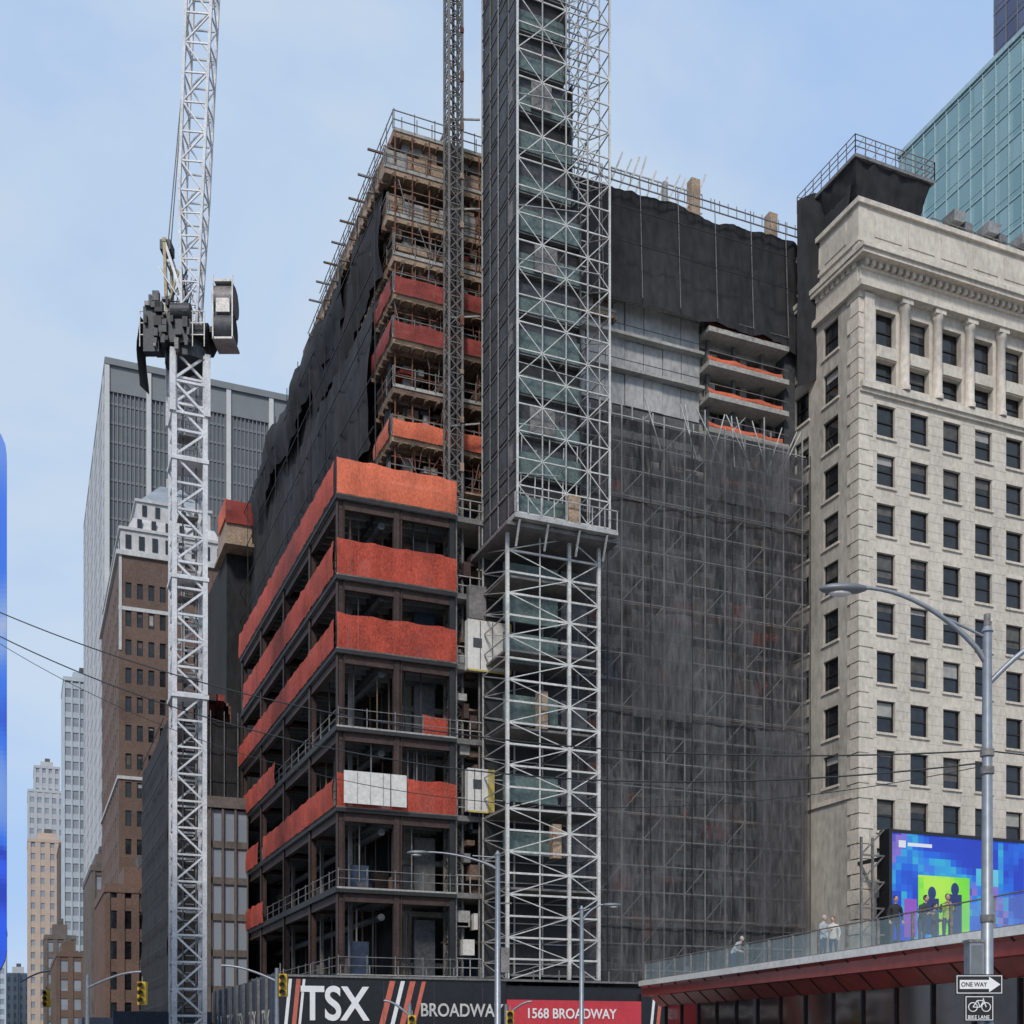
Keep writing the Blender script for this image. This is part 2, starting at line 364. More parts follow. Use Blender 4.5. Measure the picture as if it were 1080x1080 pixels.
# --- perimeter decks on top left corner
dk=B['formwork_decks']; sf=B['rusty_scaffold']
def decklevel(z,xa,xb,ya,yb,yfront,thick=.42,m=ply,rail=True,net=None,fascia=None):
    dk.box(xa,xb,yfront,ya+3,z-thick,z,m)
    dk.box(xa,xa+2.4,ya+3,yb,z-thick-.003,z-.003,m)
    dk.box(xa-.05,xb,yfront-.06,yfront,z-.12,z+.06,conc)
    y=yfront+.6
    while y<yb: dk.box(xa-.15,xa+2.2,y,y+.12,z-thick-.22,z-thick-.004,plyd); y+=.8
    x=xa+.4
    while x<xb: dk.box(x,x+.12,yfront-.2,yfront+2,z-thick-.2,z-thick-.005,plyd); x+=.7
    if fascia:
        x=xa
        while x<xb-.01:
            w_=min(rnd(.9,1.5),xb-x); dk.box(x,x+w_-.04,yfront+.12,yfront+.2,z+.01,z+fascia*rnd(.75,1.1),random.choice([ply,ply,plyd,conc])); x+=w_
        y=yfront+.3
        while y<yb:
            w_=rnd(1.2,2.2); dk.box(xa+.02,xa+.1,y,y+w_-.05,z+.01,z+fascia*rnd(.6,1.0),random.choice([ply,plyd,plyd])); y+=w_
    if rail:
        for h in (.45,.95):
            sf.bar((xa-.05,yfront-.1,z+h),(xb,yfront-.1,z+h),.045,galvd); sf.bar((xa-.05,yfront,z+h),(xa-.05,yb,z+h),.045,galvd)
        for i in range(int((yb-yfront)/1.2)): y=yfront+i*1.2; sf.bar((xa-.05,y,z),(xa-.05,y,z+1.05),.045,galvd)
        for i in range(int((xb-xa)/1.2)): x=xa+i*1.2; sf.bar((x,yfront-.1,z),(x,yfront-.1,z+1.05),.045,galvd)
    if net:
        onet((xa,yfront-.12),(xb,yfront-.12),z-.2,1.0,net,out=(0,-1)); onet((xa-.1,yfront),(xa-.1,min(yb,yfront+4)),z-.2,1.0,net,out=(-1,0))
decklevel(52.4,19.3,33,64,81,63.6)
decklevel(50.0,18.7,33,64,82,63.3,fascia=1.0)
decklevel(47.5,18.9,33,64,80,63.4,fascia=1.1)
decklevel(45.2,19.2,33,64,72,63.2,fascia=.7)
decklevel(42.9,19.1,30,64,67,62.9,net=orange3)
decklevel(40.3,19.0,30,64,67,62.7,net=orange3,fascia=.5)
decklevel(37.7,19.1,30,64,66,62.9,m=plyd)
decklevel(35.0,19.0,30,64,66,62.9,net=orange2)
decklevel(32.2,18.8,30,64,66,62.7,m=plyd)
for x in [19.3+1.0*i for i in range(7)]:
    for y in (63.3,64.6,65.8): sf.bar((x,y,29.9),(x,y,52.1),.065,rustsc)
zz=30.5
while zz<50:
    sf.bar((19.1,63.3,zz),(26,63.3,zz),.05,rustsc if zz<45 else plyd)
    for x in (19.4,21.7): sf.bar((x,63,zz),(x,66,zz),.05,rustsc)
    sf.bar((19.2,64.2,zz),(19.2,68,zz),.045,rustsc)
    zz+=1.15
for i in range(44):
    x=rnd(19.2,25); z=rnd(30.5,48); sf.bar((x,63.15,z),(x+rnd(-1.6,1.6),63.15,z+rnd(1.5,2.4)),.045,random.choice([rustsc,rustsc,galvd,plyd]))
for i in range(130):
    x=rnd(19.2,25); z=rnd(30.5,51); cl.box(x,x+rnd(.2,1.1),63.6,64.8,z,z+rnd(.15,.8),random.choice([ply,plyd,plyd,rust,dsteel,orange3,conc]))
for k in range(8):
    y=65.0+k*2.1; 
    for z in (49.5,51.9): sf.bar((18.2,y,z),(21,y,z),.1,random.choice([plyd,galvd]))
co.box(21.2,33,66.0,67.4,30,51.5,concd)
wallnet(lambda u,v:(20.0+u*10,65.9,30+v*20),14,20,black,.4,.5,5,axis=1)
for i in range(14):
    x=20+i*.9; sf.bar((x,64.3,52.4),(x,64.3,53.7+rnd(0,.5)),.045,galvd)
# --- top right black cocoon
def tc(u,v):
    x=28.5+u*18.6; z0=45.6-.12*abs(math.sin(u*16))-1.6*max(0,u-.85)*5; z=z0+(52.3-z0)*v
    return (x,62.6+.5*math.sin(v*2.2)-.08*abs(math.sin(u*30)),z)
wallnet(tc,120,20,greynet2,.42,.6,12,axis=1)
for i in range(7):
    x=29+i*2.6; nb.bar((x,62.0,45.6),(x,62.35,53.1),.04,galvd)
for z in (52.4,52.9): nb.bar((28.5,62.4,z),(47,62.4,z),.06,galvd)
for z in (48.6,50.6): nb.bar((28.5,61.9,z),(46.8,61.9,z),.04,dsteel)
for i in range(30):
    x=28.6+i*.62; nb.bar((x,62.35,52.3),(x,62.35,53.1),.035,galvd)
ts.box(28.5,45.8,64,66,44.9,45.3,conc)
wallnet(lambda u,v:(45.0+u*1.9,61.7-u*1.2,42.0+v*11.6+ (1.0-abs(u-.5))*.8),10,24,greynet2,.4,.7,22,axis=1)
for i in range(10):
    x=32.6+i*.66; a_=rnd(1.3,1.8); nb.bar((x,64.6,52),(x+a_,64.6,56.1+rnd(-.7,.3)),.10,galvl)
nb.bar((32.6,64.6,53.6),(39.9,64.6,53.8),.07,galv); nb.bar((33.4,64.6,54.9),(39.9,64.6,55.0),.07,galv)
for x,zt in ((38.9,55.6),(44.7,55.0)): ts.box(x,x+.62,64.2,64.8,52,zt,ply)
ts.box(36.9,37.2,64.2,64.5,52,54.8,conc)
# --- precast panels & open slabs
pc=B['precast_panels']
for j,(za,zb) in enumerate(((39.9,41.75),(42.0,43.85),(44.15,46.1))):
    for i in range(4):
        xa=28.6+i*2.62; pc.box(xa,xa+2.57,63.5+.05*((i+j)%2),63.9,za,zb,pcast)
        pc.box(xa+1.25,xa+1.28,63.485+.05*((i+j)%2),63.5+.05*((i+j)%2),za+.05,zb-.05,greyp)
    pc.box(28.5,39.1,63.0,63.5,zb,zb+.18,conc)
    nb.bar((28.5,62.9,zb+.5),(39,62.9,zb+.5),.03,dsteel)
pc.box(28.6,39,63.6,63.95,38.0,39.85,concd)
for z in (39.2,41.3,43.3,45.4):
    ts.box(39.1,45.0,62.5,64,z-.3,z,conc)
    onet((39.3,63.0),(44.8,63.0),z-.02,.6,orange3 if z>44 else orange2)
    for x in (39.6,41.5,43.6): ts.box(x-.1,x+.1,63.4,63.6,z,z+1.8,concd)
    for i in range(9): x=rnd(39.3,44); ts.box(x,x+rnd(.2,.7),63.7,63.95,z+.003,z+rnd(.4,1.6),random.choice([ply,rust,conc,greyp]))
    nb.bar((39.1,62.55,z+.6),(45.0,62.55,z+.6),.035,galvd)
ts.box(45.0,45.8,63.0,64,38,46,greyp)
# --- lower scaffold and netting
sc2=B['net_scaffold']
x=28.4; xs=[]
while x<45.7: xs.append(x); x+=1.42
for x in xs:
    for y in (61.75,63.1): sc2.bar((x,y,.1),(x,y,38.6+rnd(-.2,1.6)),.07,galv)
z=1.0;q=0
while z<38.6:
    for y in (61.75,63.1): sc2.bar((28.4,y,z),(45.7,y,z),.055,galv)
    sc2.box(28.4,45.7,61.9,63.0,z-.07,z-.02,ply if q%4==1 else greyp)
    for i in range(len(xs)-1):
        if (i+q)%4==0: sc2.bar((xs[i],61.7,z),(xs[i+1],61.7,z+1.55),.04,galv)
    z+=1.55;q+=1
for i in range(90):
    x=rnd(29,44); z=rnd(4,37); cl.box(x,x+rnd(.3,2.2),63.2,63.5,z,z+rnd(.2,1.4),random.choice([ply,conc,galvd,whitep,orange2,greyp,ply]))
for x in (38.4,39.3,40.9,41.9,42.3): cl.box(x,x+.4,63.12,63.3,21+rnd(0,4),30.2,ply)
for (xa_,za_,w_,h_,mm_) in ((29.5,8.2,2.6,1.0,orange2),(30,6.4,3.4,.8,conc),(29.2,11.2,1.8,1.2,whitep)): cl.box(xa_,xa_+w_,63.12,63.2,za_,za_+h_,mm_)
nn=B['grey_netting']
def gn(u,v):
    x=28.2+u*17.4; z=.5+v*(37.4); 
    d=.16*noise.noise(Vector((x*.9,0,z*.25)))+.05*math.sin(x*4.4)*math.sin(z*2)
    bul=.2*abs(math.sin(z*math.pi/6.2))
    return (x,61.55-bul-d,z+.5*noise.noise(Vector((x*.7,3,v*2)))*(1 if v>.95 else 0))
nn.net(gn,150,130,greynet)
for (xa_,xb_,za_,zb_,sd_) in ((33,37,20.4,26.6,40),(41.5,45.4,8.5,20.5,44),(29,33.5,.5,6,49),(38,44,34,38.2,52)):
    wallnet(lambda u,v,a=xa_,b=xb_,c=za_,d=zb_:(a+(b-a)*u,61.12,c+(d-c)*v),16,16,greynet,.2,.8,sd_,nn,1)
for z in (8.2,20.7,33.1): nn.bar((28.3,61.25,z),(45.6,61.25,z),.05,greyp)
for i in range(7): nn.bar((28.6+2.84*i,61.2,1),(28.6+2.84*i,61.2,38),.04,dsteel)
for i in range(12): x=rnd(29,45); sc2.bar((x,61.6,36.5),(x+rnd(-2,2),61.6,39.6),.05,galvl)
# gap bay between podium and hoist
gp=B['landing_bay']
for z in LV:
    gp.box(22.0,25.3,60.9,64,z-.22,z,conc); gp.box(22.0,25.3,60.85,60.9,z-.26,z+.03,galvd)
    for h in (.5,1.0): gp.bar((22,60.9,z+h),(25.3,60.9,z+h),.05,galv)
    for i in range(5): gp.bar((22.1+i*.75,60.9,z),(22.1+i*.75,60.9,z+1.05),.05,galv)
    gp.box(22.3,24.6,63.4,63.6,z+.003,z+2.4,random.choice([greyp,plyd,blueT]))
    gp.box(22.0,25.3,62.2,63.4,z+2.0,z+2.1,ply)
for x in (22.05,23.4,25.2): gp.bar((x,60.95,0),(x,60.95,31),.09,galvd)
for i in range(45):
    x=rnd(22,24.8); z=rnd(5,30); gp.box(x,x+rnd(.2,.8),61.2,61.9,z,z+rnd(.2,.9),random.choice([ply,galvd,whitep,greyp,conc,plyd,rust]))
for (a,b,z0,z1) in ((22.5,24.65,21.7,24.4),(22.5,23.65,14.0,16.3)):
    gp.box(a,b,60.3,60.8,z0,z1,whitep); gp.box(b,b+.4,60.28,60.82,z0-.05,z1,yellow); gp.box(a,b,60.26,60.3,z0-.1,z0,yellow)
    for i in range(1,3): gp.box(a+(b-a)*i/3-.02,a+(b-a)*i/3+.02,60.28,60.3,z0+.05,z1-.05,greyp)
    gp.box(a+.3,a+.8,60.27,60.3,z0+1.2,z0+1.7,greyp)
gp.box(22.6,23.6,60.4,60.8,24.5,26.3,galvd)
for i in range(12):
    y=rnd(61,88); cl.box(16.5,17.5,y,y+rnd(.5,2),30.11,30.4+rnd(.2,1.2),random.choice([ply,rust,conc,orange2]))
B.done()

# ============================================================ HOIST TOWER
def lattice(mb,P,Q,w0,w1,step,ch,br,m,ax=None,ay=None,faces=4,xbr=False):
    P=Vector(P);Q=Vector(Q);d=(Q-P);Ln=d.length;d.normalize()
    a=Vector(ax) if ax else Vector((1,0,0)); a=(a-d*a.dot(d)).normalized(); b=d.cross(a)
    n=max(1,round(Ln/step)); ring=[]
    for i in range(n+1):
        t=i/n; w=(w0+(w1-w0)*t)/2; c=P+(Q-P)*t
        ring.append([c+a*w*sx+b*w*sy for sx,sy in((-1,-1),(1,-1),(1,1),(-1,1))])
    for k in range(4): 
        mb.bar(ring[0][k],ring[-1][k],ch,m)
    for i in range(n):
        for k in range(4):
            k2=(k+1)%4
            mb.bar(ring[i][k],ring[i][k2],br,m)
            if xbr or i%2: mb.bar(ring[i][k],ring[i+1][k2],br,m)
            if xbr or not i%2: mb.bar(ring[i][k2],ring[i+1][k],br,m)
H=G('construction_hoist_tower')
f=H['upper_frame']; F=56.0; xa,xb=23.6,28.9
zb,zt=28.6,70.0
ups=[xa,25.0,26.35,27.6,xb]
for x in ups: 
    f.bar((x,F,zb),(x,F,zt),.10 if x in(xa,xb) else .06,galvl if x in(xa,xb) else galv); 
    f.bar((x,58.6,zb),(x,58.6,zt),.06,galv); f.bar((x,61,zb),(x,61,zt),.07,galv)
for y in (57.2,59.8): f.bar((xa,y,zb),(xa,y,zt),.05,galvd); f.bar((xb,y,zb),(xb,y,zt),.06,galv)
z=zb; i=0
while z<zt:
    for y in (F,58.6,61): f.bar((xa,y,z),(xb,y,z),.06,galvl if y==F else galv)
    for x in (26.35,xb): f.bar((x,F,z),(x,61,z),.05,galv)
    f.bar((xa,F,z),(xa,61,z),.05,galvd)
    for j in range(4):
        if (i+j)%2: f.bar((ups[j],F-.02,z),(ups[j+1],F-.02,z+1.4),.042,galvl)
        else: f.bar((ups[j+1],F-.02,z),(ups[j],F-.02,z+1.4),.042,galvl)
    if i%2: f.bar((xb,F,z),(xb,58.6,z+1.4),.045,galv); f.bar((xb,61,z),(xb,58.6,z+1.4),.045,galv)
    f.bar((ups[3],58.6,z),(ups[4],58.6,z+1.4),.045,galv); f.bar((ups[4],61,z),(ups[3],61,z+1.4),.045,galv)
    # secondary tie tubes at irregular heights
    if i%2: f.bar((xa,F-.05,z+rnd(.3,1)),(rnd(25.5,xb),F-.05,z+rnd(.3,1)),.035,galv)
    if z>46: f.bar((26.6,57.3,z),(xb,57.3,z+1.4),.04,galv); f.bar((26.6,57.3,z+.7),(xb,57.3,z+.7),.045,galv)
    z+=1.4; i+=1
pn=H['enclosure_panels']
z=zb+.2; i=0
while z<zt-1:
    right=27.4 if z<44 else (26.9 if z<50 else 26.5)
    pn.box(xa+.02,xa+.10,56.2,60.95,z+.06,z+2.05,greyp)
    for q in range(5): pn.box(xa-.01,xa+.02,56.3+q*1.1,56.36+q*1.1,z+.06,z+2.05,dsteel)
    if i%3==1: pn.box(xa-.01,xa+.02,56.7,57.1,z+.4,z+1.5,galvd)
    pn.box(xa+.12,right,56.55,56.62,z,z+.95+.25*math.sin(i*2.1),greenp)
    pn.box(xa+.12,right,56.9,57.0,z+.9,z+2.1,greyp if i%3 else dsteel)
    pn.box(xa+.12,right,56.6,60.9,z-.1,z-.02,galvd)
    pn.box(right,right+.08,56.5,60.9,z,z+2.1,greyp if i%2 else dsteel)
    if i%4==2: pn.box(xa+.5+rnd(0,1.5),xa+1.2+rnd(.8,1.6),56.4,56.5,z+.1,z+1.5,galvd)
    z+=2.1; i+=1
lf=H['lower_frame']; F2=57.0; lx=[23.45,25.3,27.0,28.75]
for x in lx:
    w=.17 if x in (lx[0],lx[2],lx[3]) else .06
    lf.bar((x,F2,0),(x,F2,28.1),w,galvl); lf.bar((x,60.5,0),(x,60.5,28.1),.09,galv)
z=3.5;i=0
while z<27.8:
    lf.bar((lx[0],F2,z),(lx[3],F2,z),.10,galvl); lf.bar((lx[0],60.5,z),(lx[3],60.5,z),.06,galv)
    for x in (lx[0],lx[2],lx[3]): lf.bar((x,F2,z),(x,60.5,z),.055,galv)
    dz=1.12
    lf.bar((lx[0],F2-.03,z),(lx[2],F2-.03,z+dz),.05,galvl) if i%2 else lf.bar((lx[2],F2-.03,z),(lx[0],F2-.03,z+dz),.05,galvl)
    lf.bar((lx[2],F2-.03,z),(lx[3],F2-.03,z+dz),.05,galvl) if i%2==0 else lf.bar((lx[3],F2-.03,z),(lx[2],F2-.03,z+dz),.05,galvl)
    if i%2: lf.bar((lx[0],60.5,z),(lx[2],60.5,z+dz),.04,galv)
    lf.bar((lx[0],F2,z),(lx[0],60.5,z+dz),.04,galv)
    z+=dz;i+=1
lg=H['landing_gates']
for z,h in ((26.0,.9),(21.6,1.6),(18.4,1.5),(14.2,1.4),(23.8,1.4),(11.4,1.2)):
    lg.box(lx[0]+.3,lx[2]-.1,58.2,58.35,z,z+h,greenp); lg.box(lx[2]+.1,lx[3]-.1,58.2,58.35,z,z+h,greyp)
lg.box(lx[0]+.1,lx[3]-.05,60.6,60.7,.5,28,dsteel)
for z in LV: lg.box(lx[0]+.1,lx[3],57.4,60.4,z-.12,z,galvd)
lg.box(25.4,25.9,57.3,57.8,18,20.0,ply); lg.box(26.2,26.7,57.3,57.8,11.2,13,ply)
pf=H['transfer_platform']
pf.box(23.3,29.2,55.6,61,28.15,28.4,galv); pf.box(23.0,29.4,56.0,61.2,27.9,28.1,galvd)
for x in (23.6,25.2,27,28.6): pf.bar((x,56.2,26.9),(x,55.7,28.1),.09,galv)
for i in range(9): pf.bar((23.3+i*.73,55.6,28.4),(23.3+i*.73,55.6,29.4),.05,galv)
pf.bar((23.3,55.6,29.4),(29.2,55.6,29.4),.05,galv)
for i in range(6): pf.bar((24+i*.8,56.6,29),(24.1+i*.8,56.6,32+rnd(0,2)),.05,galvl)
pf.box(26.4,27.1,55.8,56.2,28.5,29.9,ply)
H.done()
mm=G('mast_climber_mast'); b=mm['lattice']
lattice(b,(22.3,62.1,0.1),(22.3,62.1,75),.78,.78,.85,.11,.045,galvd,xbr=True)
b.bar((22.3,62.1,.2),(22.3,62.1,75),.12,dsteel)
for z in (36,42,48,53): b.bar((22.3,62.5,z),(22.3,64.5,z),.12,galv); b.bar((22.0,61.9,z-.5),(23.8,61.9,z),.08,galv)
for i in range(14): z=33+i*2.7; b.box(22.55,22.75,61.6,61.7,z,z+rnd(.2,.6),random.choice([rustsc,plyd,ply]))
mm.done()

# ============================================================ TOWER CRANE
CX,CY=8.15,63.7
T=G('tower_crane'); m_=T['mast']
lattice(m_,(CX,CY,0),(CX,CY,19.4),1.5,1.5,1.35,.22,.10,cranew)
lattice(m_,(CX,CY,19.4),(CX,CY,37.0),1.55,1.55,1.35,.24,.11,cranew)
lattice(m_,(CX,CY,33.8),(CX,CY,37.0),1.75,1.75,1.6,.28,.12,cranew)
for z in (19.3,25.4,31.5): m_.box(CX-.95,CX+.95,CY-.95,CY+.95,z-.14,z+.06,cranew)
m_.tube([(CX+.4,CY-.2,.5),(CX+.4,CY-.2,36.5)],.05,galvd); m_.tube([(CX-.25,CY,.5),(CX-.25,CY,36.5)],.04,galvd)
z=1
while z<36: m_.bar((CX-.1,CY+.3,z),(CX+.35,CY+.3,z),.05,galv); z+=.45
z=3.5
while z<36: m_.box(CX-.5,CX+.5,CY-.4,CY+.6,z,z+.05,galvd); z+=4.2
bs=T['base']; bs.box(CX-1.6,CX+1.6,CY-1.6,CY+1.6,.12,1.4,conc)
T.done()
def cxf(l,d,z): return (CX+l*C_+d*S_,CY-l*S_+d*C_,z-1.0)
T2=G('slewing_unit',cxf); t=T2['machinery']
t.tube([(0,0,37.7),(0,0,38.3)],1.15,craned,20); t.tube([(0,0,38.3),(0,0,38.75)],.95,craned,20)
t.frus((-1.9,1.1,-1.0,1.0,38.75),(-2.0,1.3,-1.1,1.1,39.25),craned)
t.box(-1.9,-1.1,-1.4,-.9,37.7,40.0,craned); t.box(-.7,.5,-1.35,-1.1,38.2,39.7,craned)
t.box(-1.75,-1.1,.6,1.2,39.2,40.8,greyp); t.tube([(-.5,-1.2,39.8),(.5,-1.2,39.8)],.42,craned,14)
t.tube([(-.4,.8,39.9),(.9,.8,39.9)],.5,craned,14)
t.box(1.3,1.6,-.7,.7,39.1,39.4,craned)
t.tube([(1.5,-.2,40.9),(2.55,-.2,40.9)],.78,galvd,18); t.tube([(1.5,-.2,39.5),(2.5,-.2,39.5)],.75,greyp,18); t.box(1.55,2.45,-.75,.4,39.4,41.0,greyp)
t.tube([(1.45,-.2,40.9),(1.5,-.2,40.9)],.6,galvd,18); t.box(1.7,2.4,-.95,-.75,40.0,40.9,galv)
t.box(1.6,2.5,-.9,.5,41.6,41.72,galv); t.box(1.5,2.6,-.9,.5,38.65,38.75,galv)
for x in (1.55,2.55): t.bar((x,-.95,38.7),(x,-.95,41.9),.06,galv)
for z in (38.6,39.2,39.8): t.bar((-2.1,-1.3,z),(1.2,-1.3,z),.045,galv)
for x in (-2.1,-1.2,-.3,.6,1.2): t.bar((x,-1.3,38.0),(x,-1.3,39.8),.045,galv)
for i in range(26): x=rnd(-1.9,1.0); z=rnd(37.6,40.4); t.box(x,x+rnd(.1,.5),-1.6,-1.3,z,z+rnd(.1,.6),random.choice([craned,dsteel,galvd,greyp]))
def dr(u,v): return (-2.1-.15*math.sin(v*3),-1.3+u*1.6+.1*math.sin(v*9),36.0+v*3.6+.4*u)
t.net(dr,5,8,black)
a=T2['a_frame']
for d in (-.6,.6):
    a.bar((-.9,d,39.2),(-1.05,d,43.9),.15,craney); a.bar((.45,d,39.2),(-1.05,d,43.9),.13,cranew); a.bar((-1.3,d,39.2),(-.3,d,42.3),.09,craney)
a.bar((-1.05,-.7,43.9),(-1.05,.7,43.9),.2,craney); a.box(-1.35,-.8,-.4,.4,43.6,44.1,craned)
for z in (40.5,41.8,42.9): a.bar((-1.0,-.6,z),(-1.0,.6,z),.08,craney); a.bar((-1,-.6,z),(.1,-.6,z-1),.06,galvd)
a.tube([(-1.05,0,43.9),(.9,-.9,62)],.03,galvd,5); a.tube([(-1.0,.3,43.9),(1.1,-.8,66)],.03,galvd,5)
for i in range(16): a.bar((rnd(-1.4,.6),rnd(-.8,.2),rnd(39.3,41)),(rnd(-1.4,.6),rnd(-.8,.2),rnd(40.5,43)),.045,random.choice([galvd,craney,craned,cranew]))
bm=T2['luffing_boom']
P0=Vector((.25,-.3,39.4)); P1=Vector((.55,-.8,46.0)); P2=Vector((3.2,-5.0,80))
lattice(bm,P0,P1,.75,1.2,1.1,.13,.065,cranew); lattice(bm,P1,P2,1.2,1.45,1.35,.14,.07,cranew)
e2=T2.done(); e2.parent=T.e

# ============================================================ CLASSICAL OFFICE BUILDING (right)
R=G('limestone_office_building')
def Pset(kind,c): return {'w':PL(R['walls'],kind,c),'g':PL(R['glazing'],kind,c),'f':PL(R['window_frames'],kind,c)}
PF=Pset('F',57.0); PS=Pset('L',46.0)
us=[48.0+2.53*i for i in range(11)]; xe=us[-1]+1.6
rows=[(38.6-2.95*i,1.9) for i in range(11)][::-1]
winwall(PF,46.0,xe,0,40.2,us,1.35,rows,stone)
w=PF['w']; tr=PL(R['trim'],'F',57.0); ts_=PL(R['trim'],'L',46.0)
for u in us:
    for zc,h in rows: tr.box(u-.78,u+.78,0.0,.10,zc-h/2-.14,zc-h/2,stone2); tr.box(u-.72,u+.72,0.0,.03,zc+h/2,zc+h/2+.24,stone2)
for u0,u1 in [(46.0,us[0]-.68)]+[(us[i]+.68,us[i+1]-.68) for i in range(10)]+[(us[-1]+.68,xe)]:
    z=6.0
    while z<40.0:
        tr.box(u0+.02,u1-.02,.0,.012,z+.02,z+.57,stone); z+=.59
tr.box(46.0,xe,0,.35,40.2,40.55,stone2); tr.box(46.0,xe,0,.2,40.0,40.2,stone2)
winwall(PF,46.0,xe,40.55,46.0,us,1.5,[(41.6,1.35),(44.15,2.1)],stone,dep=.45,thick=.7)
for i in range(len(us)+0):
    uc=us[i]-1.265 if i>0 else None
    if uc: 
        R['columns'].tube([(uc,56.86,40.6),(uc,56.86,40.9),(uc,56.86,40.95),(uc,56.86,45.35),(uc,56.86,45.4),(uc,56.86,45.7)],[.36,.36,.30,.27,.33,.36],stone2,16)
        tr.box(uc-.4,uc+.4,0,.5,45.7,46.0,stone2)
for u in us: tr.box(u-.75,u+.75,0,.1,42.35,43.05,stone2)
tr.box(46.3,47.0,0,.2,40.6,45.9,stone2)
for kind,c,a,b,e in (('F',57.0,46.0,xe,0),('L',46.0,57.02,63.7,.004)):
    t=PL(R['cornice'],kind,c)
    q_=1 if kind=='F' else .45
    t.box(a-(.3 if kind=='F' else 0),b,-.6,.6*q_+e,46.0+e,46.35,stone2)
    t.box(a,b,-.6,.1+e,46.35,47.25,stone)
    t.box(a,b,-.6,.25*q_+e,47.25,47.4,stone2)
    u=a+.1
    while u<b-.3: t.box(u,u+.26,.0,.5*q_,47.4,47.72,stone2); u+=.5
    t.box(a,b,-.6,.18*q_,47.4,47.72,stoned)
    t.box(a-(.41 if kind=='F' else 0),b,-.6,.9*q_+e,47.72+e,47.98,stone2); t.box(a-(.48 if kind=='F' else 0),b,-.6,1.05*q_+e,47.98,48.25-e,stone2)
    t.box(a,b,-.6,-.05+e,48.25,51.2,stone); t.box(a-(.15 if kind=='F' else 0),b,-.6,.15+e,51.2+e,51.5,stone2)
    t.box(a,b,-.58,.05+e,49.0,49.2,stone2)
    u=a+1.2
    while u<b-2: t.box(u,u+2.0,-.05,.0,49.5,50.8,stone); u+=2.53
rowsS=[(44.6-2.95*i,1.9) for i in range(10)][::-1]
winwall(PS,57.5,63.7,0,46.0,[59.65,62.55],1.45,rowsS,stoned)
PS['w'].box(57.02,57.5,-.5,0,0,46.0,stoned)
for zc,h in rowsS:
    for u in (59.65,62.55): ts_.box(u-.85,u+.85,0,.09,zc-h/2-.15,zc-h/2,stone2)
ts_.box(57.5,63.6,0,.12,16.0,16.3,stone2); 
z=6.0;i=0
while z<46:
    wq=1.0 if i%2 else .7
    R['quoins'].box(46.0-.07,46.0+wq,57-.07,57+(.7 if i%2 else 1.0),z+.03,z+.86,stone2); z+=.9;i+=1
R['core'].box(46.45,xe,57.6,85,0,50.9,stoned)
R['core'].box(52,58,64,70,50.9,54,concd)
fl=R['roof_lights']
for x,y in ((54.4,58),(57.2,58),(60,58)):
    fl.bar((x,y,51),(x,y,52.6),.1,galvd); fl.bar((x-.5,y,52.6),(x+.7,y,52.6),.08,galvd)
    fl.frus((x-.7,x+.1,y-.5,y+.3,52.6),(x-.85,x+.2,y-.7,y+.45,53.1),galv); fl.frus((x-.6,x,y-.4,y+.2,53.1),(x-.4,x-.2,y-.2,y,53.4),lampd); fl.box(x+.3,x+.9,y-.4,y+.2,52.2,52.8,galvd)
for i in range(24): fl.bar((52+i,57.6,51.5),(52+i,57.6,52.3),.05,galvd)
fl.bar((52,57.6,52.3),(75,57.6,52.3),.05,galvd)
R.done()
W=G('netted_roof_platform'); b=W['netting']
def wrap(u,v):
    a_=u*4; k=int(min(3,a_)); f_=a_-k; c_=[(0,0),(1,0),(1,1),(0,1),(0,0)]
    px_=c_[k][0]+(c_[k+1][0]-c_[k][0])*f_; py_=c_[k][1]+(c_[k+1][1]-c_[k][1])*f_
    t_=v**.8; x0_=46.9-.85*t_; x1_=50.9+.85*t_; y0_=58.2-.85*t_; y1_=62.0+.75*t_
    x=x0_+(x1_-x0_)*px_; y=y0_+(y1_-y0_)*py_; q=Vector((x,y,v*1.5))
    d=.18*noise.noise(q*1.3)+.1*noise.noise(q*3)
    return (x+d*(1 if px_>.5 else -1),y-d,51.25+2.85*v+.1*noise.noise(q*2))
b.net(wrap,80,14,greynet2); b.box(47.2,50.6,58.6,61.6,51.2,54.0,black)
def dr2(u,v): return (46.2-.15*math.sin(v*4),58+u*4.4,50.0+v*3.4-.6*math.sin(u*3))
b.net(dr2,10,8,greynet2)
b2=W['deck']; b2.box(45.9,51.9,57.2,62.9,54.1,54.3,galvd)
for x in [45.9+.75*i for i in range(9)]: b2.bar((x,57.2,54.3),(x,57.2,55.4),.045,galvd); b2.bar((x,62.9,54.3),(x,62.9,55.4),.045,galvd)
for y in [57.2+.81*i for i in range(8)]: b2.bar((45.9,y,54.3),(45.9,y,55.4),.045,galvd); b2.bar((51.9,y,54.3),(51.9,y,55.4),.045,galvd)
for z in (54.7,55.05,55.4):
    for y in (57.2,62.9): b2.bar((45.9,y,z),(51.9,y,z),.04,galvd)
    for x in (45.9,51.9): b2.bar((x,57.2,z),(x,62.9,z),.04,galvd)
for i in range(9): b2.bar((45.9+.66*i,57.2,54.35),(46.56+.66*i,57.2,55.4),.03,galvd)
W.done()
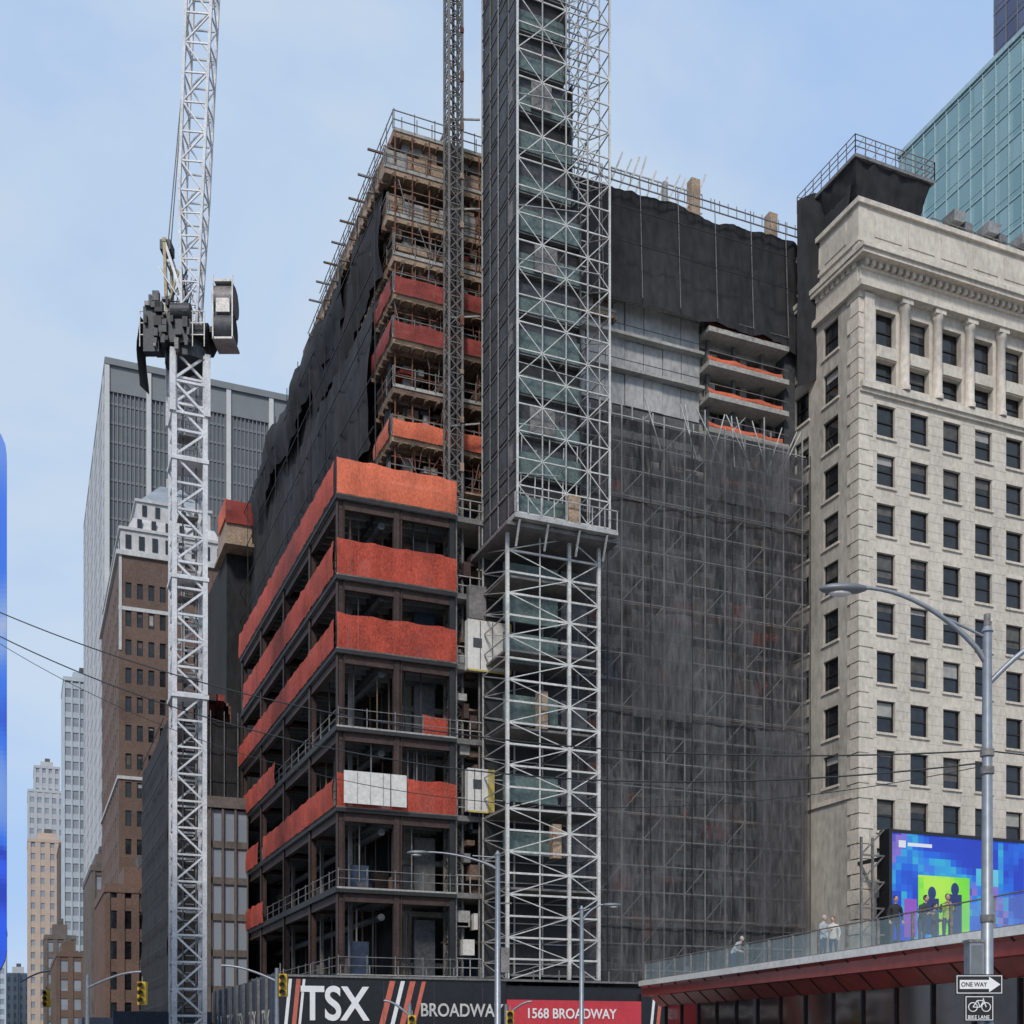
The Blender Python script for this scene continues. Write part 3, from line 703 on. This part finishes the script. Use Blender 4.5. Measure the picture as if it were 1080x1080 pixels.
# ============================================================ BILLBOARDS
D=G('led_billboard'); b=D['screen']
lm=ledmat('led_art',[(.0,(.005,.01,.3)),(.40,(.01,.05,.55)),(.47,(.01,.13,.75)),(.52,(.03,.42,.7)),(.56,(.02,.2,.8)),(.62,(.25,.16,.6)),(.7,(.02,.05,.5))],.22,.9,.5)
b.box(45.7,55.8,53.8,53.86,7.2,13.3,lm)
lg1=ledmat('led_green',[(.0,(.1,.6,.03)),(.5,(.22,.85,.04)),(.6,(.5,.95,.08))],.3,.8,.4); lw=ledmat('led_white',[(0,(.7,.8,.9)),(1,(.9,.9,.95))],.3,.8); lk=ledmat('led_dark',[(0,(.01,.02,.12)),(1,(.02,.05,.2))],.3,.8)
b.box(47.6,51.4,53.785,53.795,7.6,11.0,lg1); b.box(46.6,47.5,53.785,53.795,7.4,9.6,ledmat('led_violet',[(0,(.2,.06,.5)),(1,(.35,.12,.65))],.4,.8,.4))
for cx_,h_ in ((48.6,2.0),(50.3,2.3)): b.ell((cx_,53.78,8.0+h_),(.3,.01,.38),lk); b.box(cx_-.5,cx_+.5,53.772,53.783,7.6,8.0+h_-.3,lk)
b.box(46.2,46.7,53.78,53.79,12.5,12.9,lw); b.box(46.85,48.6,53.78,53.79,12.6,12.8,lw); b.box(51.9,53.6,53.785,53.795,10.6,11.6,ledmat('led_cyan',[(0,(.05,.5,.8)),(1,(.2,.7,.85))],.3,.8,.5))
b=D['frame']; b.box(45.5,56.0,53.87,54.6,7.0,13.5,blackp); b.box(45.5,45.7,53.75,53.87,7.0,13.5,blackp); b.box(45.7,56,53.75,53.87,13.3,13.5,blackp)
for z in (7.5,9,10.5,12): b.bar((43.9,54.2,z),(45.5,54.2,z),.1,galvd); b.bar((43.9,54.2,z),(45.5,54.2,z+1.5),.07,galvd)
for x in (43.9,44.7): b.bar((x,54.2,0),(x,54.2,13),.12,galvd)
for x in (46,50,55): b.bar((x,54.5,0.1),(x,54.5,12),.4,dsteel); b.bar((x,54.5,12),(x,57,12),.2,dsteel)
D.done()
D=G('led_billboard'); b=D['screen']
led2=ledmat('led_blue',[(.0,(.0,.02,.5)),(.35,(.0,.03,.75)),(.5,(.01,.10,.85)),(.6,(.0,.03,.5)),(.72,(.02,.16,.8)),(.93,(.2,.36,.75)),(1,(.35,.45,.7))],.14,.9,.2,.0165)
pts=[];r_=1.2;xl,xr,z0,z1=-7,-.38,3.3,22.4
for cx,cz,a0 in ((xr-r_,z0+r_,-90),(xr-r_,z1-r_,0),(xl+r_,z1-r_,90),(xl+r_,z0+r_,180)):
    for i in range(7): t=math.radians(a0+15*i); pts.append((cx+r_*math.cos(t),cz+r_*math.sin(t)))
n=len(pts); b.add([(x,43.4,z) for x,z in pts],[tuple(range(n))],led2)
b=D['casing']; b.add([(x,43.42,z) for x,z in pts]+[(x,44.2,z) for x,z in pts],[tuple(range(n)),tuple(range(n,2*n))[::-1]]+[(i,i+n,(i+1)%n+n,(i+1)%n) for i in range(n)],blackp)
b.box(-6,-1.5,44.2,45.2,2,20,dsteel); D.done()
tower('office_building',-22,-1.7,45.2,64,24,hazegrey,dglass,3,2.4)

# ============================================================ SURROUNDING TOWERS
Q=G('slab_office_tower'); b=Q['glazing']; b.box(12.3,41.7,190.3,253,0,104,gglass)
w=Q['mullions']; x=12.6
while x<41.6: w.box(x,x+.14,190.0,190.3,0,104,gmull); x+=.62
for z in [2.9*i for i in range(1,36)]: w.box(12.3,41.7,190.18,190.3,z,z+.4,gmull)
p=Q['piers']
for x in (12.0,18.1,30.2,36.9,41.2): p.box(x,x+.7,189.6,190.3,0,104.4,gwhite)
p.box(12.0,42,189.5,253,104.4,105.4,gmull); p.box(12.0,12.3,190.3,253,0,104,gside)
p.box(12.0,42,189.9,190.2,100.5,104.4,gmull)
for y in [193+12*i for i in range(5)]: p.box(11.95,12.0,y,y+2,0,104.3,gwhite)
for z in [2.9*i for i in range(1,36)]: p.box(11.97,12.0,190.4,252.9,z,z+.2,gsided)
p.box(16,38,198,240,105.4,107,gmull); Q.done()
def bricktower():
    g=G('brick_tower'); w=g['walls']
    P={'w':PL(w,'F',135.0),'g':PL(g['glazing'],'F',135.0),'f':PL(g['window_frames'],'F',135.0)}
    rows=[(50.6-3.1*i,1.7) for i in range(16)][::-1]
    winwall(P,10,22,0,54.3,[11.0+1.2*i for i in range(9)],.62,rows,brick,sash=False)
    P={'w':PL(w,'L',10.0),'g':PL(g['glazing'],'L',10.0),'f':PL(g['window_frames'],'L',10.0)}
    winwall(P,135.52,164,0,54.3,[137.5+2.6*i for i in range(11)],1.1,rows,brick,sash=False)
    g['core'].box(10.5,22,135.6,164,0,54.2,brick)
    t=g['crown']
    for x in (10.0,16.6): t.box(x,x+.3,134.9,134.998,44,54.3,crown)
    t.box(9.7,22.3,134.7,164.3,54.3,54.8,crown); t.box(9.95,22,134.95,135,48.4,48.8,crown)
    t.box(10.2,21.8,135.2,163,54.8,57.2,crown)
    for i in range(8): t.box(10.7+i*1.4,11.3+i*1.4,135.12,135.2,55.2,56.7,winglass)
    for i in range(12): t.box(10.12,10.2,136.5+i*2.2,137.6+i*2.2,55.2,56.7,winglass)
    t.box(10.0,22.0,135.0,163.2,57.2,57.5,crown)
    t.frus((10.9,21.1,135.8,161,57.5),(11.6,20.4,136.6,159,59.2),crown)
    for i in range(5): t.box(12.0+i*1.5,12.5+i*1.5,135.9,136.4,57.6,58.9,winglass)
    t.box(12.0,20.0,136.9,157,59.2,61.2,crown); t.box(11.8,20.2,136.7,157.2,61.2,61.5,crown)
    for i in range(5): t.box(12.6+i*1.4,13.1+i*1.4,136.82,136.9,59.7,60.9,winglass)
    t.frus((12.3,19.7,137.2,155,61.5),(15.0,17.4,141,150,65.2),slate); t.tube([(16.2,145,65.2),(16.2,145,68)],.12,crown,6)
    for z in (12,30): t.box(9.85,22,134.85,135.0,z,z+.35,crown); t.box(9.85,9.998,135,164,z,z+.35,crown)
    g.done()
bricktower()
tower('brick_office_block',7.6,15.5,118,134,15.6,brick2,winglass,2.9,1.3,.7,1.2)
tower('masonry_block',8.9,12,165,186,24,drab,dglass,3,1.6,.8,1.2)
tower('loft_building',8.4,14,281,300,45,drab,dglass,3,2,.8,1.1)
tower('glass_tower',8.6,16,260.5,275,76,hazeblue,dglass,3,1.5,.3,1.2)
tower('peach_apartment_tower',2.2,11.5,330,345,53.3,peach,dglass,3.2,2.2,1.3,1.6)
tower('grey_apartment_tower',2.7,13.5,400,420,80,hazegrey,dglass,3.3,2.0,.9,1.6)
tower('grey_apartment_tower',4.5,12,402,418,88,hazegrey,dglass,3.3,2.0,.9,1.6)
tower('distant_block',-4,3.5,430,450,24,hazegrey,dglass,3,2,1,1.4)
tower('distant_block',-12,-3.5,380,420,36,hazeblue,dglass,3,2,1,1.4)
tower('brown_block',4.6,10,240,254,21,drab,dglass,3,1.8,.8,1.2)
tower('brown_block',5.6,9.5,200,235,15,brick,dglass,3,1.8,.8,1.2)
V=G('scaffolded_building'); b=V['netting']
def vn(u,v): 
    y=90+u*20; z=v*25.2; return (10.2-.25*abs(noise.noise(Vector((0,y*.6,z*.4))))-.1*abs(math.sin(z)),y,z)
b.net(vn,30,40,black)
def vn2(u,v):
    x=10.2+u*5.1; z=v*25.2; return (x,89.9-.3*abs(noise.noise(Vector((x*.8,1,z*.4)))),z)
b.net(vn2,10,40,black)
c=V['structure']; c.box(10.6,15.3,90.5,110,0,24.8,brick)
for z in [2.1*i for i in range(1,13)]: V['scaffold'].bar((10,89.6,z),(15.3,89.6,z),.05,dsteel); V['scaffold'].bar((9.8,90,z),(9.8,110,z),.05,dsteel)
for i in range(6): V['scaffold'].bar((10.1+i,89.6,0),(10.1+i,89.6,26),.05,galvd)
V['structure'].box(13.4,15.3,96,104,24.8,28,brick2); 
for i in range(12): x=rnd(12.8,15); V['structure'].box(x,x+rnd(.2,.8),94,95.5,25,25.6+rnd(.4,3),random.choice([rust,orange3,plyd,rustsc]))
V.done()
tower('low_commercial_building',12.6,15.3,86.5,89.6,18.2,drab,dglass,2.6,.9,.14,.5,roofstuff=False)
def curtain(name,x0,x1,y0,y1,z,glass,mull,bay,fl):
    g=G(name); g['glazing'].box(x0,x1,y0,y1,0,z,glass); w=g['mullions']
    y=y0
    while y<=y1: w.box(x0-.12,x0,y-.04,y+.04,0,z,mull); y+=bay
    k=fl
    while k<z: w.box(x0-.08,x0,y0,y1,k-.06,k+.06,mull); w.box(x0-.04,x0,y0,y1,k+.75,k+.8,mull); k+=fl
    x=x0
    while x<x1: w.box(x-.05,x+.05,y0-.14,y0,0,z,mull); x+=bay
    w.box(x0-.2,x1,y0-.2,y1+.05,z,z+.5,mull); g.done()
curtain('glass_office_tower',90,120,60,104.8,99.3,tglass,tmull,1.7,3.0)
curtain('violet_glass_tower',125,150,88,126.3,172,vglass,gmull,2,3.0)

# ============================================================ HOARDING
Hd=G('construction_hoarding'); b=Hd['panels']
b.box(10.8,22.15,54,54.15,.12,4.4,hoardb); b.box(22.2,29.7,54,54.15,.12,3.5,redp); b.box(29.7,31,54,54.15,.12,3.9,hoardb); b.box(31,45,55.5,55.65,.12,3.4,hoardb); b.box(30.9,31.05,54.1,55.6,.12,3.4,hoardb)
b.box(22.15,30.9,54.16,54.3,.12,4.2,hoardb)
b.box(10.65,10.8,54.0,72,.12,4.4,hoardblue); b.box(10.8,45,54.2,60,4.41,4.55,hoardb)
b.box(5,10.6,72,72.15,.12,3.2,hoardblue); b.box(4.6,10,100,106,2.5,3.4,hoardblue)
for i in range(9): b.bar((10.58,55+i*2,.12),(10.58,55+i*2,4.4),.12,galvd)
pr=[(15.2,coral,.28),(15.75,white,.2),(16.2,coral,.28),(16.8,coral,.2),(11.0,white,.15),(11.35,coral,.2),(11.65,white,.12),(30.0,white,.15),(30.35,coral,.2)]
d_=Hd['stripes']
for x,m,w_ in pr: d_.add([(x,53.99,.3),(x+w_,53.99,.3),(x+w_+1.0 if x<29 and x>12 else x+w_+.4,53.99,4.3 if x<29 else 3.8),(x+1.0 if x<29 and x>12 else x+.4,53.99,4.3 if x<29 else 3.8)],[(0,1,2,3)],m)
b.box(10.8,45,53.9,54.0,4.4,4.5,galvd)
for i in range(14): b.bar((11+i*1.4,53.95,4.5),(11+i*1.4,53.95,5.0),.05,galvd)
for x in (13.4,15.9,18.4,20.9): b.box(x,x+.02,53.985,53.998,.2,4.38,greyp)
Hd.done()
text('TSX',(11.95,53.97,2.45),2.2,white,Hd.e,sx=.82,bold=.025)
text('BROADWAY',(17.7,53.97,2.65),.88,galvl,Hd.e,sx=.85,bold=.02)
text('1568 BROADWAY',(23.2,53.97,2.6),.70,white,Hd.e,sx=.90,bold=.02)
for i in range(5): text('TSX',(10.62,70-i*3.4,2.0),1.3,galvl,Hd.e,rot=(math.pi/2,0,-math.pi/2),sx=.8)

# ============================================================ TERRACE
A=Vector((20.5,16.5)); e=Vector((.152,.988)).normalized(); nrm=Vector((-e.y,e.x))
def txf(u,n,z): p=A+e*u+nrm*n; return (p.x,p.y,z)
Tt=G('viewing_terrace',txf); LN=29.5
b=Tt['deck']; b.box(0,LN,-9,0,3.84,4.06,whitep); b.box(0,LN,-8.9,-.15,3.4,3.84,redglass)
b.add([(0,-.05,3.835),(LN,-.05,3.835),(LN,-1.0,2.95),(0,-1.0,2.95)],[(0,1,2,3)],redglass)
for i in range(20): b.bar((i*1.5,-.06,3.82),(i*1.5,-1.0,2.94),.04,dsteel)
b.box(0,LN-.5,-8.8,-1.02,.12,3.1,darkglass)
for i in range(17): b.box(i*1.8,i*1.8+.07,-1.02,-.95,.12,2.94,dsteel)
b.box(0,LN-.4,-1.02,-.9,1.6,1.7,dsteel)
b=Tt['balustrade']
for i in range(18):
    u=.1+i*1.7; 
    if u+1.6<LN: b.box(u+.04,u+1.62,-.14,-.125,4.1,4.78,mglass)
    b.box(u-.02,u+.02,-.16,-.08,4.06,4.82,galvd)
b.tube([(0,-.13,4.84),(LN,-.13,4.84)],.022,galvd); b.box(0,LN-.01,-.15,-.12,4.06,4.1,galvd)
Tt.done()

# ============================================================ STREET FURNITURE
def lxf(px,py,ang=0):
    ca,sa=math.cos(ang),math.sin(ang)
    return lambda l,d,z:(px+(l*ca+d*sa)*C_+(-l*sa+d*ca)*S_, py-(l*ca+d*sa)*S_+(-l*sa+d*ca)*C_, z)
def street_lamp(x,y,h,arm,rise,r=.085,second=None):
    g=G('street_lamp',lxf(x,y)); b=g['pole']
    b.tube([(0,0,.1),(0,0,.5),(0,0,.55),(0,0,h)],[r*1.9,r*1.7,r*1.15,r*.8],lamp_m,12)
    pts=[(arm*(t/12),0,h-.55+ (rise+.55)*math.sin(min(1,t/12)*math.pi/2)**.75) for t in range(13)]
    g['arm'].tube(pts,[.05-.02*t/12 for t in range(13)],lamp_m,8)
    g['arm'].tube([(0,0,h-.1),(arm*.35,0,h-.12+ (rise+.1)*.45)],.025,lamp_m,6)
    ex=pts[-1]; s=1 if arm>0 else -1
    g['lamp_head'].ell((ex[0]+s*.28,0,ex[2]-.02),(.42,.15,.09),lampd); g['lamp_head'].ell((ex[0]+s*.33,0,ex[2]-.09),(.2,.1,.06),whitep)
    if second:
        p2=[(second*(t/8),0,h-.9+.8*math.sin(t/8*math.pi/2)) for t in range(9)]
        g['arm'].tube(p2,[.045]*9,lamp_m,8)
        g['lamp_head'].ell((second+.25,0,h-.12),(.38,.14,.09),lampd)
    g['pole'].tube([(0,0,h),(0,0,h+.15)],[r*1.1,r*.3],lamp_m,10)
    return g
g=street_lamp(15.1,15.4,8.3,-2.15,.75,r=.095,second=1.2)
for z in (5.9,6.2,3.4): g['pole'].tube([(0,0,z),(0,0,z+.12)],.115,galvd,12)
g['control_box'].box(-.34,-.1,-.12,.14,2.45,3.05,lamp_m); g['control_box'].box(-.36,-.09,-.14,.16,3.05,3.1,galvd); g['control_box'].box(-.31,-.13,-.128,-.12,2.5,3.0,lampd)
g['photocell'].tube([(0,0,8.4),(0,0,8.6)],.06,galvd)
g.done()
def sgn(name,w,h,z,bg,fg,fn,l0=0):
    g=G(name,lxf(15.1,15.4)); b=g['plate']; d=-.16
    b.box(l0-w/2,l0+w/2,d-.012,d,z-h/2,z+h/2,bg); 
    t=.012
    for q in ((l0-w/2+.02,l0+w/2-.02,z-h/2+.02,z-h/2+.02+t),(l0-w/2+.02,l0+w/2-.02,z+h/2-.02-t,z+h/2-.02),(l0-w/2+.02,l0-w/2+.02+t,z-h/2+.02+t,z+h/2-.02-t),(l0+w/2-.02-t,l0+w/2-.02,z-h/2+.02+t,z+h/2-.02-t)):
        b.box(q[0],q[1],d-.016,d-.0125,q[2],q[3],fg)
    fn(g['symbol'],d-.017,z,l0); g['bracket'].box(l0-.05,.05,d,-.05,z-.04,z+.04,galvd); g.done()
    return g
def oneway(b,d,z,l):
    b.box(l-.33,l+.16,d-.003,d,z-.075,z+.075,white); b.add([(l+.16,d-.003,z-.13),(l+.35,d-.003,z),(l+.16,d-.003,z+.13)],[(0,1,2)],white)
def bike(b,d,z,l):
    for cx in (-.11,.11):
        pts=[(l+cx+.075*math.cos(t*math.pi/6),d-.003,z+.02+.075*math.sin(t*math.pi/6)) for t in range(13)]
        b.tube(pts,.009,white,5,False)
    for p,q in (((-.11,.02),(-.04,.13)),((-.04,.13),(.07,.13)),((.07,.13),(.11,.02)),((-.04,.13),(.01,.02)),((.01,.02),(-.11,.02)),((.01,.02),(.07,.13)),((.07,.13),(.06,.17))):
        b.bar((l+p[0],d-.003,z+p[1]),(l+q[0],d-.003,z+q[1]),.014,white)
so=sgn('one_way_sign',.8,.34,2.34,blackp,white,oneway,-.2)
p_=lxf(15.1,15.4)(-.51,-.185,2.305); text('ONE WAY',p_,.105,blackp,so.e,rot=(math.pi/2,0,-TH),ext=.002,sx=.88)
sb=sgn('bike_lane_sign',.5,.44,1.94,blackp,white,bike,-.2)
p_=lxf(15.1,15.4)(-.40,-.185,1.76); text('BIKE LANE',p_,.092,white,sb.e,rot=(math.pi/2,0,-TH),ext=.002,sx=.85)
g=street_lamp(15.96,39.7,8.15,-2.6,.1,r=.11); g['banner_arm'].bar((0,0,6.4),(.5,0,6.4),.05,galvd)
g['control_box'].box(.12,.42,-.1,.2,3.9,4.8,galvd); g.done()
g=street_lamp(21.9,45,7.0,1.0,.2,r=.1); g.done()
def signal(g,l,d,z,hgt=.85):
    b=g['signal_head']; b.box(l-.15,l+.15,d-.13,d+.13,z-hgt/2,z+hgt/2,sigy)
    for i,c in enumerate(('r','a','g')):
        zz=z+hgt/2-.15-i*.275
        b.tube([(l,d-.13,zz),(l,d-.15,zz)],.1,blackp,12); b.tube([(l,d-.13,zz+.03),(l,d-.3,zz+.02)],.115,sigy,10,False)
    b.box(l-.02,l+.02,d-.02,d+.02,z+hgt/2,z+hgt/2+.2,galvd)
def traffic_signal(x,y,h,arm,heads,flip=1):
    g=G('traffic_signal',lxf(x,y)); b=g['pole']
    b.tube([(0,0,.1),(0,0,.6),(0,0,h)],[.16,.1,.075],lamp_m,10)
    pts=[(arm*t/10,0,h-.5+.6*math.sin(t/10*math.pi/2)) for t in range(11)]
    g['mast_arm'].tube(pts,.045,lamp_m,8)
    for l,z in heads: signal(g,l,0,z)
    g.done(); return g
def at(px,d):
    k=(px-540)/1250; return (d*(.923*k+.384),d*(.923-.384*k))
x,y=at(292,45); traffic_signal(x,y,4.2,-2.1,[(.25,3.55)])
x,y=at(92,44); traffic_signal(x,y,3.9,2.0,[(2.05,3.2)])
x,y=at(432,46); traffic_signal(x,y,2.9,-1.0,[(.1,2.0)])
x,y=at(534,47); traffic_signal(x,y,2.9,1.0,[(.15,2.2)])
x,y=at(20,60); traffic_signal(x,y,4.9,1.6,[(1.4,3.6)])
def cable(p,q,sag,r=.022):
    pts=[]
    for i in range(41):
        t=i/40; v=Vector(p).lerp(Vector(q),t); v.z-=sag*4*t*(1-t); pts.append(tuple(v))
    return pts
oc=G('overhead_cables'); b=oc['cables']
xl,yl=at(-60,30)
b.tube(cable((xl,yl,12.9),(15.1,15.4,6.3),1.4),.015,blackp,5); b.tube(cable((xl,yl,12.4),(15.1,15.4,6.1),1.8),.015,blackp,5)
b.tube(cable((xl,yl,12.4),(15.1,15.4,6.05),2.4),.008,blackp,5)
b.tube(cable((15.1,15.4,6.3),(30,14,7),.3),.012,blackp,5)
oc.done()
g=MB(); g.tube([(xl,yl,.1),(xl,yl,13.3)],[.16,.09],lamp_m,10); g.tube([(xl,yl,12.9),(xl+.6,yl,12.9)],.04,lamp_m); g.obj('utility_pole')

# ============================================================ PEOPLE
skin=M('skin',(.45,.28,.2),.6,var=.06); hairm=M('dark_hair',(.02,.015,.012),.7)
jets={'black':M('black_jacket',(.018,.019,.022),.8),'dark':M('charcoal_coat',(.04,.042,.05),.8),'grey':M('grey_hoodie',(.35,.36,.38),.85),'white':M('cream_coat',(.5,.48,.44),.85)}
hivis=M('hi_vis_yellow',(.30,.42,.05),.8,var=.1); jeans=M('denim',(.04,.05,.09),.85); shoe=M('shoes',(.02,.02,.02),.6)
def person(loc,ang,jm,lean=0,armpose=0,hood=False,vest=False,h=1.72):
    s=h/1.75
    e_=bpy.data.objects.new('person',None); sc.collection.objects.link(e_)
    V_=[];Ed=[];Rr=[]
    def v(p,r,par=None):
        V_.append(Vector(p));Rr.append(r)
        if par is not None: Ed.append((par,len(V_)-1))
        return len(V_)-1
    cl_,sl_=math.cos(lean),math.sin(lean)
    def B_(x,y,z): zz=z-.95; return (x,-(sl_*zz)+y*cl_,.95+zz*cl_+y*sl_)
    pel=v((0,0,.95),(.17,.12)); wa=v(B_(0,0,1.10),(.15,.11),pel); ch=v(B_(0,0,1.30),(.18,.125),wa); ub=v(B_(0,0,1.42),(.14,.1),ch); nk=v(B_(0,-.01,1.5),(.062,.062),ub); v(B_(0,-.02,1.58),(.06,.06),nk)
    hands=[]
    for sd in (-1,1):
        sh=v(B_(.19*sd,0,1.4),(.075,.075),ub)
        if armpose==0: el=B_(.26*sd,.03,1.13); wr=B_(.24*sd,-.1,.90); hd=B_(.235*sd,-.14,.83)
        elif armpose==1: el=B_(.27*sd,-.06,1.14); wr=B_(.14*sd,-.30,1.18); hd=B_(.1*sd,-.36,1.22)
        else: el=B_(.26*sd,-.12,1.16); wr=B_(.08*sd,-.26,1.42); hd=B_(.05*sd,-.28,1.49)
        ei=v(el,(.055,.055),sh); wi=v(wr,(.038,.038),ei); hands.append((Vector(wr),Vector(hd),sd)); 
        hp=v((.1*sd,0,.88),(.1,.1),pel); kn=v((.11*sd,-.02,.5),(.065,.065),hp); an=v((.115*sd,.01,.1),(.045,.045),kn); v((.125*sd,-.14,.045),(.045,.035),an)
    me=bpy.data.meshes.new('body'); me.from_pydata(V_,Ed,[]); o=bpy.data.objects.new('body_tmp',me); sc.collection.objects.link(o)
    md=o.modifiers.new('s','SKIN'); 
    for i,sv in enumerate(me.skin_vertices[0].data): sv.radius=Rr[i]; sv.use_root=(i==0)
    o.modifiers.new('u','SUBSURF').levels=1
    dg=bpy.context.evaluated_depsgraph_get(); nm=bpy.data.meshes.new_from_object(o.evaluated_get(dg)); bpy.data.objects.remove(o)
    ms=[jm,jeans,skin,shoe,hivis]; nm.materials.clear()
    for m in ms: nm.materials.append(m)
    neck=V_[nk]
    for p in nm.polygons:
        c=p.center; p.use_smooth=True
        p.material_index=0 if c.z>.86 else (3 if c.z<.09 else 1)
        if (c-V_[nk+1]).length<.085: p.material_index=2
        if vest and c.z>.95 and abs(c.x)<.19 and c.z<1.45: p.material_index=4
    bo=bpy.data.objects.new('body',nm); sc.collection.objects.link(bo); bo.parent=e_
    hm=MB(); q=1/K; hc=V_[nk+1]+Vector((0,-.02,.11))
    def sc3(p): return (p[0]*q,p[1]*q,p[2]*q)
    hm.ell(sc3(hc),sc3((.076,.095,.118)),skin,16,12); hm.ell(sc3(hc+Vector((0,.018,.022))),sc3((.086,.098,.112)),jm if hood else hairm,16,10)
    hm.ell(sc3(hc+Vector((0,-.098,-.012))),sc3((.013,.02,.022)),skin,8,6)
    hm.ell(sc3(hc+Vector((0,-.088,-.055))),sc3((.024,.008,.007)),redp,8,6)
    for sd in (-1,1): hm.ell(sc3(hc+Vector((.03*sd,-.086,.01))),sc3((.012,.008,.008)),blackp,8,6); hm.ell(sc3(hc+Vector((.08*sd,.0,-.005))),sc3((.012,.02,.03)),skin,8,6)
    for wr,hd,sd in hands:
        d=(hd-wr).normalized(); side=d.cross(Vector((0,0,1)) if abs(d.z)<.8 else Vector((0,1,0))).normalized(); nn_=d.cross(side)
        pc_=wr+d*.05
        hm.tube([sc3(wr-d*.02),sc3(wr+d*.02),sc3(pc_),sc3(wr+d*.09)],[.03*q,.036*q,.042*q,.034*q],skin,8)
        for i in range(4):
            b0=wr+d*.08+side*(.026-.0175*i); ln=(.065,.075,.07,.055)[i]
            hm.tube([sc3(b0),sc3(b0+d*ln*.5+nn_*.008),sc3(b0+d*ln*.85+nn_*.03)],[.010*q,.009*q,.007*q],skin,6)
        b0=wr+d*.03+side*.035; hm.tube([sc3(b0),sc3(b0+side*.03+d*.03),sc3(b0+side*.035+d*.06)],[.012*q,.011*q,.008*q],skin,6)
    hm.obj('head_and_hands',e_)
    e_.location=[loc[0]*K,loc[1]*K,loc[2]*K]; e_.rotation_euler=(0,0,ang); e_.scale=(s,s,s)
for px,d,ang,j,ln,ap,hood,vest in ((944,33.2,-.3,'black',.05,0,False,False),(972,33.0,.2,'dark',.25,1,False,False),(999,32.8,-.6,'black',.1,2,False,True),(985,35.0,.5,'dark',0,1,False,False),
      (868,38.2,.3,'grey',.05,1,True,False),(879,38.6,-.9,'white',.12,0,False,False),(773,44.4,.6,'grey',.75,1,True,False)):
    x,y=at(px,d); person((x,y,4.06),ang,jets[j],ln,ap,hood,vest)

# ============================================================ WORLD / LIGHT / CAMERA
sd=Vector((-.42,-.66,.70)).normalized(); el=math.asin(sd.z); rot=math.atan2(sd.x,sd.y)
wd=bpy.data.worlds.new('World'); sc.world=wd; wd.use_nodes=True; nt=wd.node_tree; N=nt.nodes; L=nt.links
bg=N['Background']; sky=N.new('ShaderNodeTexSky'); sky.sky_type='NISHITA'; sky.sun_disc=False; sky.sun_elevation=el; sky.sun_rotation=rot; sky.air_density=1.2; sky.dust_density=1.0; sky.ozone_density=1.5
tcn=N.new('ShaderNodeTexCoord'); mp=N.new('ShaderNodeMapping'); mp.inputs['Scale'].default_value=(1,1,1.7); L.new(tcn.outputs['Generated'],mp.inputs[0])
n=N.new('ShaderNodeTexNoise'); n.inputs['Scale'].default_value=2.8; n.inputs['Detail'].default_value=6; n.inputs['Roughness'].default_value=.52; n.inputs['Distortion'].default_value=.4; L.new(mp.outputs[0],n.inputs['Vector'])
mr=N.new('ShaderNodeMapRange'); mr.interpolation_type='SMOOTHSTEP'; mr.inputs[1].default_value=.33; mr.inputs[2].default_value=.62; L.new(n.outputs[0],mr.inputs[0])
hz=N.new('ShaderNodeMix'); hz.data_type='RGBA'; hz.inputs[6].default_value=(.43,.63,.98,1); hz.inputs[7].default_value=(.66,.79,.95,1); L.new(mr.outputs[0],hz.inputs[0])
up=N.new('ShaderNodeVectorMath'); up.operation='SCALE'; up.inputs['Scale'].default_value=9.6; L.new(hz.outputs[2],up.inputs[0])
mx=N.new('ShaderNodeMix'); mx.data_type='RGBA'; mx.inputs[0].default_value=.86; L.new(sky.outputs[0],mx.inputs[6]); L.new(up.outputs[0],mx.inputs[7]); L.new(mx.outputs[2],bg.inputs['Color'])
bg.inputs['Strength'].default_value=.1
su=bpy.data.lights.new('sun','SUN'); su.energy=2.5; su.angle=math.radians(9); su.color=(1,.93,.84)
so=bpy.data.objects.new('sun',su); sc.collection.objects.link(so); so.rotation_euler=sd.to_track_quat('Z','Y').to_euler(); so.location=(0,0,200)
cam=bpy.data.cameras.new('camera'); co_=bpy.data.objects.new('camera',cam); sc.collection.objects.link(co_); sc.camera=co_
cam.sensor_width=36; cam.lens=36*1250/1080; cam.shift_y=560/1080; cam.clip_end=6000; cam.clip_start=.1
co_.location=(0,0,1.36*K); co_.rotation_euler=(math.pi/2,0,-TH)
